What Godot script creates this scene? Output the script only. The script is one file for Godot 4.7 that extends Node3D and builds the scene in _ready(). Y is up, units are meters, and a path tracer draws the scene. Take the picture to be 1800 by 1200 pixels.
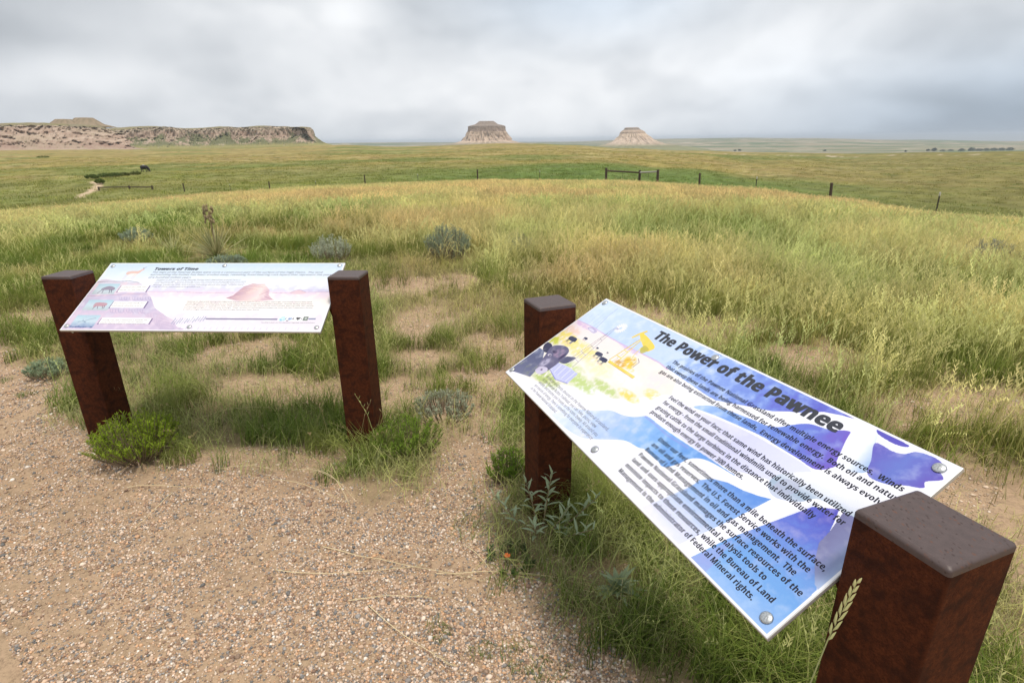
extends Node3D

const EYE := Vector3(0, 1.55, 0)
var rng := RandomNumberGenerator.new()
var n1 := FastNoiseLite.new()
var n2 := FastNoiseLite.new()
var n3 := FastNoiseLite.new()
var taken := {}

# ---------------------------------------------------------------- mesh builder
class MB:
	var v := PackedVector3Array()
	var c := PackedColorArray()
	var t := PackedVector2Array()
	var idx := PackedInt32Array()
	var col := Color.WHITE
	func p(a: Vector3, uv := Vector2.ZERO) -> int:
		v.append(a); c.append(col); t.append(uv)
		return v.size() - 1
	func tri(a: int, b: int, d: int) -> void:
		idx.append(a); idx.append(b); idx.append(d)
	func quad(a: int, b: int, d: int, e: int) -> void:      # clockwise seen from the front
		idx.append(a); idx.append(b); idx.append(d); idx.append(a); idx.append(d); idx.append(e)
	func flat(a: Vector3, b: Vector3, d: Vector3, e: Vector3) -> void:
		quad(p(a), p(b), p(d), p(e))
	func grid(w: int, h: int, at: int, wrap := false) -> void:   # rows of w points, already added from index at
		for j in h - 1:
			for i in (w if wrap else w - 1):
				var k := (i + 1) % w
				quad(at + j * w + i, at + (j + 1) * w + i, at + (j + 1) * w + k, at + j * w + k)
	func ribbon(pts: Array, wid: Array, side: Vector3, c0: Color, c1: Color) -> void:
		var last := -1
		for i in pts.size():
			col = c0.lerp(c1, float(i) / (pts.size() - 1))
			var a := p(pts[i] - side * wid[i] * 0.5)
			p(pts[i] + side * wid[i] * 0.5)
			if last >= 0:
				quad(last, a, a + 1, last + 1)
			last = a
	func tube(pts: Array, rad: Array, sides: int, cap := true) -> void:
		var at := v.size()
		var up := Vector3.UP
		for i in pts.size():
			var d: Vector3 = (pts[min(i + 1, pts.size() - 1)] - pts[max(i - 1, 0)]).normalized()
			var s := d.cross(up if absf(d.dot(up)) < 0.95 else Vector3.RIGHT).normalized()
			var w := s.cross(d).normalized()
			for k in sides:
				var an := TAU * k / sides
				p(pts[i] + (s * cos(an) + w * sin(an)) * rad[i])
		for j in pts.size() - 1:
			for k in sides:
				var k2 := (k + 1) % sides
				quad(at + j * sides + k, at + j * sides + k2, at + (j + 1) * sides + k2, at + (j + 1) * sides + k)
		if cap:
			for e in [0, pts.size() - 1]:
				var m := p(pts[e])
				for k in sides:
					var k2 := (k + 1) % sides
					if e == 0:
						tri(m, at + k2, at + k)
					else:
						tri(m, at + e * sides + k, at + e * sides + k2)
	func box(o: Vector3, s: Vector3, bev := 0.0, b := Basis.IDENTITY, ends := 0) -> void:   # bevelled box about o; ends 1: top only, 2: neither end
		var h := s * 0.5
		var rings := []
		if bev <= 0.0:
			rings = [[-h.y, 0.0], [h.y, 0.0]]
		else:
			rings = [[-h.y, bev], [-h.y + bev, 0.0], [h.y - bev, 0.0], [h.y - bev * 0.35, bev * 0.28], [h.y, bev]]
		if bev > 0.0 and ends == 1:
			rings = [[-h.y, 0.0], [h.y - bev, 0.0], [h.y - bev * 0.35, bev * 0.28], [h.y, bev]]
		elif bev > 0.0 and ends == 2:
			rings = [[-h.y, 0.0], [h.y, 0.0]]
		var at := v.size()
		var n := 0
		for r in rings:
			n = 0
			for q in [[-1, -1], [1, -1], [1, 1], [-1, 1]]:
				var hx: float = h.x - r[1]
				var hz: float = h.z - r[1]
				if bev <= 0.0:
					p(o + b * Vector3(q[0] * hx, r[0], q[1] * hz)); n += 1
				else:
					for k in 4:
						var an: float = PI / 2 * k / 3.0
						var e := Vector2(cos(an), sin(an))
						if q[0] * q[1] < 0:
							e = Vector2(e.y, e.x)
						p(o + b * Vector3(q[0] * (hx - bev + bev * e.x), r[0], q[1] * (hz - bev + bev * e.y))); n += 1
		for j in rings.size() - 1:
			for k in n:
				var k2 := (k + 1) % n
				quad(at + j * n + k, at + j * n + k2, at + (j + 1) * n + k2, at + (j + 1) * n + k)
		for e in [0, rings.size() - 1]:
			var base := v.size()
			for k in n:
				p(v[at + e * n + k])
			for k in range(1, n - 1):
				if e == 0:
					tri(base, base + k + 1, base + k)
				else:
					tri(base, base + k, base + k + 1)
	func done() -> ArrayMesh:
		var nn := PackedVector3Array()
		nn.resize(v.size())
		for i in range(0, idx.size(), 3):
			var a := v[idx[i]]
			var f := (v[idx[i + 2]] - a).cross(v[idx[i + 1]] - a)
			nn[idx[i]] += f; nn[idx[i + 1]] += f; nn[idx[i + 2]] += f
		for i in nn.size():
			nn[i] = nn[i].normalized() if nn[i].length_squared() > 1e-24 else Vector3.UP
		var ar := []
		ar.resize(Mesh.ARRAY_MAX)
		ar[Mesh.ARRAY_VERTEX] = v; ar[Mesh.ARRAY_NORMAL] = nn; ar[Mesh.ARRAY_COLOR] = c; ar[Mesh.ARRAY_TEX_UV] = t; ar[Mesh.ARRAY_INDEX] = idx
		var m := ArrayMesh.new()
		m.add_surface_from_arrays(Mesh.PRIMITIVE_TRIANGLES, ar)
		return m

# ---------------------------------------------------------------- naming
func numbered(s: String) -> String:
	if not taken.has(s):
		taken[s] = 0
		return s
	taken[s] += 1
	return "%s_%03d" % [s, taken[s]]

func part(called: String, mesh: Mesh, mat: Material, parent: Node3D) -> MeshInstance3D:
	var o := MeshInstance3D.new()
	var k := 0
	var nm := called
	while parent.has_node(NodePath(nm)):
		k += 1
		nm = "%s_%03d" % [called, k]
	o.name = nm
	o.mesh = mesh
	o.material_override = mat
	parent.add_child(o)
	return o

func thing(called: String, label: String, category: String, at := Vector3.ZERO, turn := 0.0, group := "") -> Node3D:
	var o := Node3D.new()
	o.name = numbered(called)
	add_child(o)
	o.position = at; o.rotation.y = turn
	o.set_meta("label", label); o.set_meta("category", category)
	if group:
		o.set_meta("group", group)
	return o

func struct(called: String, mesh: Mesh, mat: Material, label := "") -> MeshInstance3D:
	var o := MeshInstance3D.new()
	o.name = numbered(called); o.mesh = mesh; o.material_override = mat
	add_child(o)
	o.set_meta("kind", "structure")
	if label:
		o.set_meta("label", label)
	return o

func stuff(called: String, label: String, category: String) -> Node3D:
	var o := Node3D.new()
	o.name = numbered(called)
	add_child(o)
	o.set_meta("label", label); o.set_meta("category", category); o.set_meta("kind", "stuff")
	return o

func scatter(called: String, mesh: Mesh, mat: Material, where: Array, tint: Array, parent: Node3D) -> void:
	if where.is_empty():
		return
	var mm := MultiMesh.new()
	mm.transform_format = MultiMesh.TRANSFORM_3D
	mm.use_colors = true
	mm.mesh = mesh
	mm.instance_count = where.size()
	for i in where.size():
		mm.set_instance_transform(i, where[i])
		mm.set_instance_color(i, tint[i])
	var o := MultiMeshInstance3D.new()
	o.multimesh = mm
	o.material_override = mat
	o.set_meta("kind", "stuff")
	var k := 0
	var nm := called
	while parent.has_node(NodePath(nm)):
		k += 1
		nm = "%s_%03d" % [called, k]
	o.name = nm
	parent.add_child(o)

# ---------------------------------------------------------------- small maths
func table(t: Array, x: float) -> float:          # piecewise linear through [x, y] pairs
	if x <= t[0][0]:
		return t[0][1]
	for i in t.size() - 1:
		if x <= t[i + 1][0]:
			var f: float = (x - t[i][0]) / (t[i + 1][0] - t[i][0])
			f = f * f * (3.0 - 2.0 * f)
			return lerpf(t[i][1], t[i + 1][1], f)
	return t[-1][1]

func lin(t: Array, x: float) -> float:
	if x <= t[0][0]:
		return t[0][1]
	for i in t.size() - 1:
		if x <= t[i + 1][0]:
			return lerpf(t[i][1], t[i + 1][1], (x - t[i][0]) / (t[i + 1][0] - t[i][0]))
	return t[-1][1]

func ss(a: float, b: float, x: float) -> float:
	return smoothstep(a, b, x)

func polar(az: float, d: float) -> Vector3:       # bearing in degrees from the view direction, distance
	var a := deg_to_rad(az)
	return Vector3(sin(a) * d, 0, -cos(a) * d)

func rgb(r: float, g: float, b: float) -> Color:  # linear value as an sRGB colour
	return Color(r, g, b).linear_to_srgb()

# ---------------------------------------------------------------- the lie of the land
const CREST := [[-50.0, 0.0945], [-41.7, 0.0885], [-34.6, 0.0855], [-26.0, 0.0785], [-18.8, 0.0745], [-10.9, 0.0725], [-2.6, 0.0705], [9.1, 0.0735], [21.7, 0.0845], [29.4, 0.0995], [37.1, 0.1185], [42.2, 0.1205], [60.0, 0.1205], [110.0, 0.1045]]
const FLOOR := [[-50.0, -3.3], [-20.0, -3.1], [8.0, -3.2], [16.0, -4.6], [24.0, -6.4], [32.0, -7.6], [45.0, -8.0]]
const EDGE := [[-42.0, -0.0022], [-29.7, -0.0036], [-16.0, -0.0018], [-10.6, -0.0058], [-6.0, -0.0052], [-0.8, -0.0028], [2.5, -0.004], [5.7, -0.0070], [11.2, -0.0143], [16.4, -0.0195], [23.7, -0.0246], [30.4, -0.0273], [36.2, -0.0248], [41.2, -0.0231], [60.0, -0.023]]
const EDGED := [[-42.0, 900.0], [-17.0, 1000.0], [-13.0, 760.0], [-6.0, 600.0], [0.0, 520.0], [8.0, 440.0], [16.0, 400.0], [45.0, 400.0]]
const SKYLINE := [[-60.0, 0.002], [-13.7, 0.0012], [0.0, -0.001], [5.7, -0.0016], [12.0, 0.0002], [16.3, 0.0009], [21.0, 0.0008], [25.8, -0.0010], [34.1, -0.0050], [41.0, -0.0080], [60.0, -0.008]]

func ground(x: float, z: float) -> float:
	var d := sqrt(x * x + z * z)
	var az := rad_to_deg(atan2(x, -z))
	var back := ss(70.0, 150.0, absf(az))
	var s := lerpf(table(CREST, az), 0.1, back) if back > 0.0 else table(CREST, az)
	var y := 0.0
	if d > 3.0:
		var q0: float = (3.1 - 6.0 * s) / s
		var k := s / (2.0 * q0)
		var q := d - 3.0
		y = -k * q * q
	if d > 18.0:
		var fl := lerpf(table(FLOOR, az), -5.0, back) + n1.get_noise_2d(x * 0.5, z * 0.5) * 0.5 * ss(30.0, 120.0, d)
		var m := fl
		if d > 140.0:
			var de := table(EDGED, az)
			var e := 1.55 + table(EDGE, az) * de
			m = lerpf(fl, e, ss(140.0, de, d))
			var far := ss(-17.5, -14.0, az) if az < 0.0 else 1.0
			far = lerpf(far, 1.0, back)
			if d > de:
				var plain := lerpf(-62.0, 1.55 + table(SKYLINE, az) * 7000.0, ss(2300.0, 7000.0, d))
				plain += (n1.get_noise_2d(x * 0.012, z * 0.012) * 7.0 + n2.get_noise_2d(x * 0.03, z * 0.03) * 2.0) * ss(2000.0, 4000.0, d) * (1.0 - ss(6000.0, 7000.0, d) * 0.8)
				if d > 7000.0:
					plain -= (d - 7000.0) * 0.012
				var fall := lerpf(e, plain, ss(de, de + 1300.0, d))
				var stay := e - (d - de) * 0.001
				m = lerpf(stay, fall, far)
				if far < 1.0 and d > 1700.0:
					m = lerpf(m, plain, ss(1700.0, 3000.0, d))
			m += n1.get_noise_2d(x * 0.08, z * 0.08) * 0.9 * ss(150.0, 320.0, d) * (1.0 - ss(de * 0.8, de, d))
		var w := 1.2
		var h := clampf(0.5 + 0.5 * (m - y) / w, 0.0, 1.0)
		y = lerpf(y, m, h) + w * h * (1.0 - h) * 0.5
	y += n2.get_noise_2d(x * 3.0, z * 3.0) * 0.05 * ss(3.2, 8.0, d)
	y += n3.get_noise_2d(x * 22.0, z * 22.0) * 0.012 * ss(0.8, 2.0, d) * (1.0 - ss(20.0, 60.0, d))
	return y

const PAD := [Vector2(-9, -7.6), Vector2(-6.5, -5.7), Vector2(-4.9, -4.62), Vector2(-4.3, -4.40), Vector2(-3.64, -3.9), Vector2(-3.02, -3.42), Vector2(-2.5, -2.95), Vector2(-2.2, -2.6), Vector2(-1.73, -2.5), Vector2(-1.26, -2.40), Vector2(-0.95, -2.33), Vector2(-0.68, -2.2), Vector2(-0.45, -2.36), Vector2(-0.34, -2.62), Vector2(-0.16, -2.68), Vector2(-0.08, -2.5), Vector2(-0.05, -2.21), Vector2(-0.09, -1.97), Vector2(-0.06, -1.76), Vector2(0.09, -1.64), Vector2(0.26, -1.52), Vector2(0.33, -1.38), Vector2(0.34, -1.1), Vector2(0.3, -0.4), Vector2(0.5, 1.5), Vector2(1, 9), Vector2(-14, 9), Vector2(-14, -6)]
const BARE := [[-0.34, -2.95, 0.32, 0.3], [-0.2, -3.55, 0.3, 0.4], [-0.1, -4.2, 0.42, 0.36], [-0.66, -3.95, 0.34, 0.22], [-0.85, -4.9, 0.3, 0.5], [-1.3, -6.3, 0.5, 0.5], [-0.7, -6.5, 0.35, 0.5], [-0.72, -3.3, 0.3, 0.34], [-4.7, -5.2, 0.9, 0.35], [-3.5, -8.6, 0.45, 0.35], [1.33, -4.45, 0.5, 0.3], [1.2, -4.9, 0.35, 0.3], [1.95, -4.5, 0.35, 0.25], [2.2, -3.9, 0.4, 0.35], [2.85, -3.05, 0.55, 0.35], [2.05, -2.1, 0.45, 0.4], [2.3, -1.7, 0.5, 0.5], [2.4, -2.95, 0.3, 0.25], [-2.1, -4.2, 0.4, 0.3], [-1.75, -3.5, 0.34, 0.22], [-1.25, -3.35, 0.3, 0.2], [-2.75, -4.6, 0.35, 0.25], [0.45, -6.8, 0.5, 0.35], [-1.4, -2.52, 0.6, 0.16]]

var padpoly := PackedVector2Array(PAD)

func pad(x: float, z: float) -> float:            # 1 on the gravel, 0 off it, ragged edge
	var q := Vector2(x, z)
	var inside := Geometry2D.is_point_in_polygon(q, padpoly)
	if x * x + z * z > 130.0:
		return 0.0
	var m := 9.0
	for i in padpoly.size() - 5:
		m = minf(m, q.distance_squared_to(Geometry2D.get_closest_point_to_segment(q, padpoly[i], padpoly[i + 1])))
	m = sqrt(m) * (1.0 if inside else -1.0)
	m += n3.get_noise_2d(x * 9.0, z * 9.0) * 0.16
	return ss(-0.10, 0.07, m)

func bare(x: float, z: float) -> float:
	if x * x + z * z > 110.0:
		return 0.0
	var b := 0.0
	for e in BARE:
		var u: float = (x - e[0]) / e[2]
		var w: float = (z - e[1]) / e[3]
		b = maxf(b, 1.25 - sqrt(u * u + w * w))
	b += n3.get_noise_2d(x * 5.0, z * 5.0) * 0.35
	return ss(0.1, 0.5, b)

func land_colour(x: float, z: float, d: float, az: float) -> Color:
	var a := n1.get_noise_2d(x * 0.6, z * 0.6)
	var b := n2.get_noise_2d(x * 2.0, z * 2.0)
	var dirt := Color(0.37, 0.265, 0.175)
	var soil := Color(0.40, 0.285, 0.19)
	if d < 11.0:
		var pd := pad(x, z)
		var br := bare(x, z)
		var under := Color(0.25, 0.195, 0.11).lerp(Color(0.13, 0.115, 0.05), ss(4.5, 8.0, d))     # thatch and roots; farther off darkened to paint in shadow between the tufts
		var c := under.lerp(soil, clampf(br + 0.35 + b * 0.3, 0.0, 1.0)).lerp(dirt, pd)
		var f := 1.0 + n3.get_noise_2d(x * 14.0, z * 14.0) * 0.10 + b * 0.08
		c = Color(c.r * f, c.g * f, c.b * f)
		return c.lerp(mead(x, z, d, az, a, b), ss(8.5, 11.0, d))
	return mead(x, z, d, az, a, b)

func mead(x: float, z: float, d: float, az: float, a: float, b: float) -> Color:
	var olive := Color(0.285, 0.24, 0.085)
	var green := Color(0.15, 0.185, 0.055)
	var brown := Color(0.315, 0.235, 0.11)
	var straw := Color(0.42, 0.37, 0.17)
	var f := n2.get_noise_2d(x * 0.25 + 40.0, z * 0.25)
	var g := n1.get_noise_2d(x * 0.16 - 90.0, z * 0.16)
	var c := olive.lerp(brown, clampf(0.4 + a * 0.7 + f * 0.5, 0.0, 0.9))
	c = c.lerp(green, clampf(g * 2.2 + a * 0.9 - 0.1, 0.0, 0.85))
	c = c.lerp(straw, clampf(f * 1.6 - 0.35 + b * 0.3, 0.0, 0.7))
	if d > 45.0 and d < 200.0:                      # the wetter strip just beyond the fence
		var w := ss(50.0, 75.0, d) * (1.0 - ss(90.0, 150.0, d)) * (0.75 + 0.5 * g)
		c = c.lerp(Color(0.12, 0.185, 0.05), clampf(w, 0.0, 0.85))
	if d > 60.0 and az > 0.0:                        # cloud shadow over the right hand slope, painted into the meadow colour
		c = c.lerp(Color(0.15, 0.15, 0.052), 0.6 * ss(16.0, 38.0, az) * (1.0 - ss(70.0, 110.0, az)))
	var k := 1.0 + 0.26 * n3.get_noise_2d(x * 1.5, z * 1.5) + 0.2 * b + 0.25 * n3.get_noise_2d(x * 0.35, z * 0.35)
	if d > 40.0:
		c = c.lerp(Color(0.13, 0.155, 0.05), clampf(n3.get_noise_2d(x * 0.6 + 70.0, z * 0.6) * 3.0 - 0.9, 0.0, 0.7))
	c = Color(c.r * k, c.g * k, c.b * k)
	if d > 380.0:
		var plain := Color(0.30, 0.26, 0.17)
		var p1 := n1.get_noise_2d(x * 0.02, z * 0.05)
		plain = plain.lerp(Color(0.13, 0.17, 0.08), clampf(p1 * 2.5 + 0.4, 0.0, 1.0))
		plain = plain.lerp(Color(0.55, 0.46, 0.36), clampf(n2.get_noise_2d(x * 0.03, z * 0.06) * 3.0 - 1.0, 0.0, 0.8))
		if az > -17.0 and az < 70.0:
			c = c.lerp(plain, ss(900.0, 1900.0, d))
		# pale ledges of bare rock near the brow of the meadow
		var de := table(EDGED, az)
		if az > 8.0 and d < de * 1.05 and d > de * 0.62:
			var lg := n3.get_noise_2d(az * 9.0, d * 0.05) + n2.get_noise_2d(x * 0.4, z * 0.4)
			c = c.lerp(Color(0.50, 0.42, 0.32), clampf(lg * 3.0 - 1.3, 0.0, 0.85))
	# the worn footpath crossing the meadow on the left
	if d > 70.0 and d < 102.0 and az < -30.0 and az > -42.0:
		var mid := lerpf(-36.75, -35.75, ss(72.0, 82.0, d)) + 0.35 * ss(82.0, 92.0, d) - 0.3 * ss(92.0, 100.0, d)
		var wd := 0.28 + 0.12 * n3.get_noise_2d(d * 4.0, 3.0)
		c = c.lerp(Color(0.52, 0.40, 0.28), ss(wd + 0.10, wd - 0.05, absf(az - mid)) * ss(70.0, 74.0, d) * (1.0 - ss(96.0, 102.0, d)))
	return c

func build_land(mat: Material) -> void:
	var azs := []
	var a := -180.0
	while a < 180.0:
		azs.append(a)
		a += 0.26 if absf(a + 0.1) < 56.0 else 4.0
	var n := azs.size()
	var m := MB.new()
	var r := 0.25
	var rings := 0
	while r < 15000.0:
		for az in azs:
			var q := polar(az, r)
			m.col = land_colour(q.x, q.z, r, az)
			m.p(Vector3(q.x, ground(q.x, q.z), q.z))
		rings += 1
		r *= 1.0165 if r < 12.0 else 1.021
	m.grid(n, rings, 0, true)
	m.col = land_colour(0.01, 0.01, 0.02, 0.0)
	var o := m.p(Vector3(0, 0, 0))
	for i in n:
		m.tri(o, i, (i + 1) % n)
	struct("ground", m.done(), mat, "rolling prairie ground with gravel in front and meadow behind")

# ---------------------------------------------------------------- textures
func speckle(size: int, seed_: int, lo: float, hi: float, freqs: Array) -> ImageTexture:
	var im := Image.create_empty(size, size, true, Image.FORMAT_RGB8)
	var ns := []
	for f in freqs:
		var nn := FastNoiseLite.new()
		nn.seed = seed_ + ns.size(); nn.frequency = f[0]; nn.noise_type = FastNoiseLite.TYPE_SIMPLEX
		nn.fractal_octaves = 3
		var g := nn.get_seamless_image(size, size)
		ns.append([g, f[1]])
	for y in size:
		for x in size:
			var s := 0.0
			for q in ns:
				s += (q[0].get_pixel(x, y).r - 0.5) * q[1]
			var k := clampf(lerpf(lo, hi, 0.5 + s), 0.0, 1.0)
			im.set_pixel(x, y, Color(k, k, k))
	im.generate_mipmaps()
	return ImageTexture.create_from_image(im)

func steel_texture() -> ImageTexture:             # rust: mottled red brown, vertical runs, dark pits
	var S := 512
	var im := Image.create_empty(S, S, true, Image.FORMAT_RGB8)
	var a := FastNoiseLite.new(); a.seed = 5; a.frequency = 0.014; a.fractal_octaves = 5
	var b := FastNoiseLite.new(); b.seed = 9; b.frequency = 0.045; b.fractal_octaves = 5; b.fractal_gain = 0.65
	var p := FastNoiseLite.new(); p.seed = 12; p.frequency = 0.075; p.noise_type = FastNoiseLite.TYPE_CELLULAR; p.cellular_return_type = FastNoiseLite.RETURN_DISTANCE
	var ga := a.get_seamless_image(S, S)
	var gb := b.get_seamless_image(S, S)
	var gp := p.get_seamless_image(S, S, false, false, 0.1)
	for y in S:
		for x in S:
			var m := ga.get_pixel(x, y).r
			var mid := gb.get_pixel(x, y).r
			var fine := gb.get_pixel((x * 3 + 40) % S, (y * 3) % S).r
			var finer := gb.get_pixel((x * 8 + 70) % S, (y * 8 + 31) % S).r
			var c := Color(0.050, 0.0150, 0.0075).lerp(Color(0.090, 0.0265, 0.0105), clampf((mid * 0.7 + fine * 0.3 - 0.3) * 2.2, 0.0, 1.0))
			c = c.lerp(Color(0.022, 0.009, 0.0065), clampf((m - 0.50) * 3.0 + (fine - 0.5) * 2.0, 0.0, 0.65))
			var f := 0.35 + 0.55 * fine + 0.85 * finer
			c = Color(c.r * f, c.g * f, c.b * f)
			var pit := gp.get_pixel(x, y).r
			if pit < 0.07 and m < 0.50:
				c = c.lerp(Color(0.008, 0.005, 0.005), 0.85)
			im.set_pixel(x, y, c.linear_to_srgb())
	im.generate_mipmaps()
	return ImageTexture.create_from_image(im)

func cap_texture() -> ImageTexture:               # weathered top plate: dull purple brown with rust spots left by rain
	var S := 512
	var im := Image.create_empty(S, S, true, Image.FORMAT_RGB8)
	var b := FastNoiseLite.new(); b.seed = 19; b.frequency = 0.03; b.fractal_octaves = 4
	var gb := b.get_seamless_image(S, S)
	var r := RandomNumberGenerator.new()
	r.seed = 4
	for y in S:
		for x in S:
			var f := 0.70 + 0.35 * gb.get_pixel(x, y).r + 0.30 * gb.get_pixel((x * 7) % S, (y * 7) % S).r
			im.set_pixel(x, y, Color(0.066 * f, 0.045 * f, 0.043 * f).linear_to_srgb())
	for k in 1100:
		var cx := r.randi() % S
		var cy := r.randi() % S
		if gb.get_pixel((cx + 200) % S, cy).r < 0.5 and r.randf() < 0.75:
			continue
		var w := r.randf_range(2.0, 5.5)
		var h := r.randf_range(1.4, 3.2)
		var dark := Color(0.028, 0.012, 0.009).linear_to_srgb() if r.randf() < 0.6 else Color(0.10, 0.040, 0.022).linear_to_srgb()
		for dy in range(-6, 7):
			for dx in range(-7, 8):
				var u := dx / w
				var v := (dy - dx * 0.3) / h
				var a := 1.2 - (u * u + v * v)
				if a > 0.0:
					var px := posmod(cx + dx, S)
					var py := posmod(cy + dy, S)
					im.set_pixel(px, py, im.get_pixel(px, py).lerp(dark, minf(a, 0.95)))
	im.generate_mipmaps()
	return ImageTexture.create_from_image(im)

func normal_from(t: ImageTexture, k: float) -> ImageTexture:
	var im: Image = t.get_image().duplicate()
	im.clear_mipmaps()
	im.convert(Image.FORMAT_RGBA8)
	im.bump_map_to_normal_map(k)
	im.generate_mipmaps()
	return ImageTexture.create_from_image(im)

func mat(c: Color, rough := 0.9, vertex := false) -> StandardMaterial3D:
	var m := StandardMaterial3D.new()
	m.albedo_color = c
	m.roughness = rough
	m.vertex_color_use_as_albedo = vertex
	return m

func leafy(back := 0.8) -> StandardMaterial3D:
	var m := mat(Color.WHITE, 0.75, true)
	m.cull_mode = BaseMaterial3D.CULL_DISABLED
	m.metallic_specular = 0.3
	m.backlight_enabled = true
	m.backlight = Color(back, back, back)
	return m

# ---------------------------------------------------------------- sky
func gauss(az: float, el: float, a0: float, e0: float, sa: float, se: float) -> float:
	var u := (az - a0) / sa
	var w := (el - e0) / se
	return exp(-(u * u + w * w))

# mean brightness of the cloud deck: rows by height above the horizon, columns by bearing
const DECK_AZ := [-46.0, -40.0, -33.0, -25.0, -15.0, -7.5, 0.4, 10.7, 20.4, 29.0, 38.0, 46.0]
const DECK := [[0.5, [206, 204, 212, 222, 228, 230, 231, 230, 218, 204, 172, 168]], [2.4, [208, 206, 212, 218, 226, 229, 230, 230, 223, 206, 182, 176]], [5.2, [216, 222, 228, 212, 228, 230, 231, 233, 238, 229, 214, 208]], [7.8, [190, 186, 208, 218, 226, 216, 226, 229, 238, 228, 212, 206]], [10.5, [198, 197, 200, 222, 238, 202, 214, 226, 231, 222, 206, 200]], [14.0, [206, 206, 206, 214, 224, 204, 212, 222, 226, 220, 210, 206]]]
func cloud_grey(az: float, el: float) -> float:
	var c := 0
	while c < 10 and az > DECK_AZ[c + 1]:
		c += 1
	var u := ss(DECK_AZ[c], DECK_AZ[c + 1], az)
	var r := 0
	while r < 4 and el > DECK[r + 1][0]:
		r += 1
	var w := ss(DECK[r][0], DECK[r + 1][0], el)
	var lo := lerpf(DECK[r][1][c], DECK[r][1][c + 1], u)
	var hi := lerpf(DECK[r + 1][1][c], DECK[r + 1][1][c + 1], u)
	var v := lerpf(lo, hi, w)
	var rest := lerpf(216.0, 240.0, ss(10.0, 60.0, el))
	return lerpf(v, rest, maxf(ss(12.0, 26.0, el), ss(44.0, 75.0, absf(az))))

func sky_picture() -> ImageTexture:
	var W := 1152
	var H := 576
	var im := Image.create_empty(W, H, false, Image.FORMAT_RGBF)
	var a := FastNoiseLite.new(); a.seed = 31; a.frequency = 1.0; a.fractal_octaves = 5; a.fractal_gain = 0.5
	var b := FastNoiseLite.new(); b.seed = 77; b.frequency = 1.0; b.fractal_octaves = 4
	for y in H / 2 + 8:
		var el := 90.0 - (y + 0.5) * 180.0 / H
		var ce := cos(deg_to_rad(el))
		var se := sin(deg_to_rad(maxf(el, 0.0)))
		for x in W:
			var az := wrapf((x + 0.5) * 360.0 / W, -180.0, 180.0)   # column 0 looks along -Z
			var dx := sin(deg_to_rad(az)) * ce
			var dz := -cos(deg_to_rad(az)) * ce
			# clouds lie in layers: compress the height and look at the layer from below
			var wx := b.get_noise_3d(dx * 2.0, se * 5.0, dz * 2.0) * 0.35
			var c1 := a.get_noise_3d(dx * 1.7 + wx, se * 3.6, dz * 1.7 - wx)
			var c2 := a.get_noise_3d(dx * 4.4 + 9.0 + wx, se * 10.0 + wx, dz * 4.4 + wx)
			var c3 := b.get_noise_3d(dx * 13.0, se * 24.0 + wx * 3.0, dz * 13.0)
			c2 = c2 if c2 < 0.0 else sqrt(c2) * 0.5
			var g := cloud_grey(az, el) / 255.0
			var l := pow(g, 2.2) / 1.06
			l *= 1.0 + 0.16 * c1 * ss(9.0, 20.0, el) + 0.20 * c2 + 0.07 * c3
			l = clampf(l, 0.24, 0.98)
			var grey := clampf((0.82 - l) * 1.5, 0.0, 1.0)
			var t := Color(0.975, 0.995, 1.02).lerp(Color(0.885, 0.985, 1.10), grey)
			t = t.lerp(Color(0.80, 0.97, 1.17), clampf(0.5 * gauss(az, el, 7.0, 12.0, 12.0, 3.5) + 0.9 * gauss(az, el, 46.0, 0.0, 20.0, 6.0), 0.0, 0.9))
			im.set_pixel(x, y, Color(t.r * l, t.g * l, t.b * l))
	for y in range(H / 2 + 8, H):
		for x in W:
			im.set_pixel(x, y, Color(0.34, 0.33, 0.26))
	return ImageTexture.create_from_image(im)

# ---------------------------------------------------------------- print on the two panels (millimetres from the panel's upper left corner)
var grain := FastNoiseLite.new()

func V(a: Array) -> PackedVector2Array:           # [x, y, x, y ...]
	var o := PackedVector2Array()
	for i in range(0, a.size(), 2):
		o.append(Vector2(a[i], a[i + 1]))
	return o

func soft(a: PackedVector2Array) -> PackedVector2Array:   # round a closed outline
	var o := PackedVector2Array()
	var n := a.size()
	for i in n:
		for k in 5:
			o.append(a[i].cubic_interpolate(a[(i + 1) % n], a[(i + n - 1) % n], a[(i + 2) % n], k / 5.0))
	return o

func ink(r: int, g: int, b: int) -> Color:
	return Color8(r, g, b)

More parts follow.
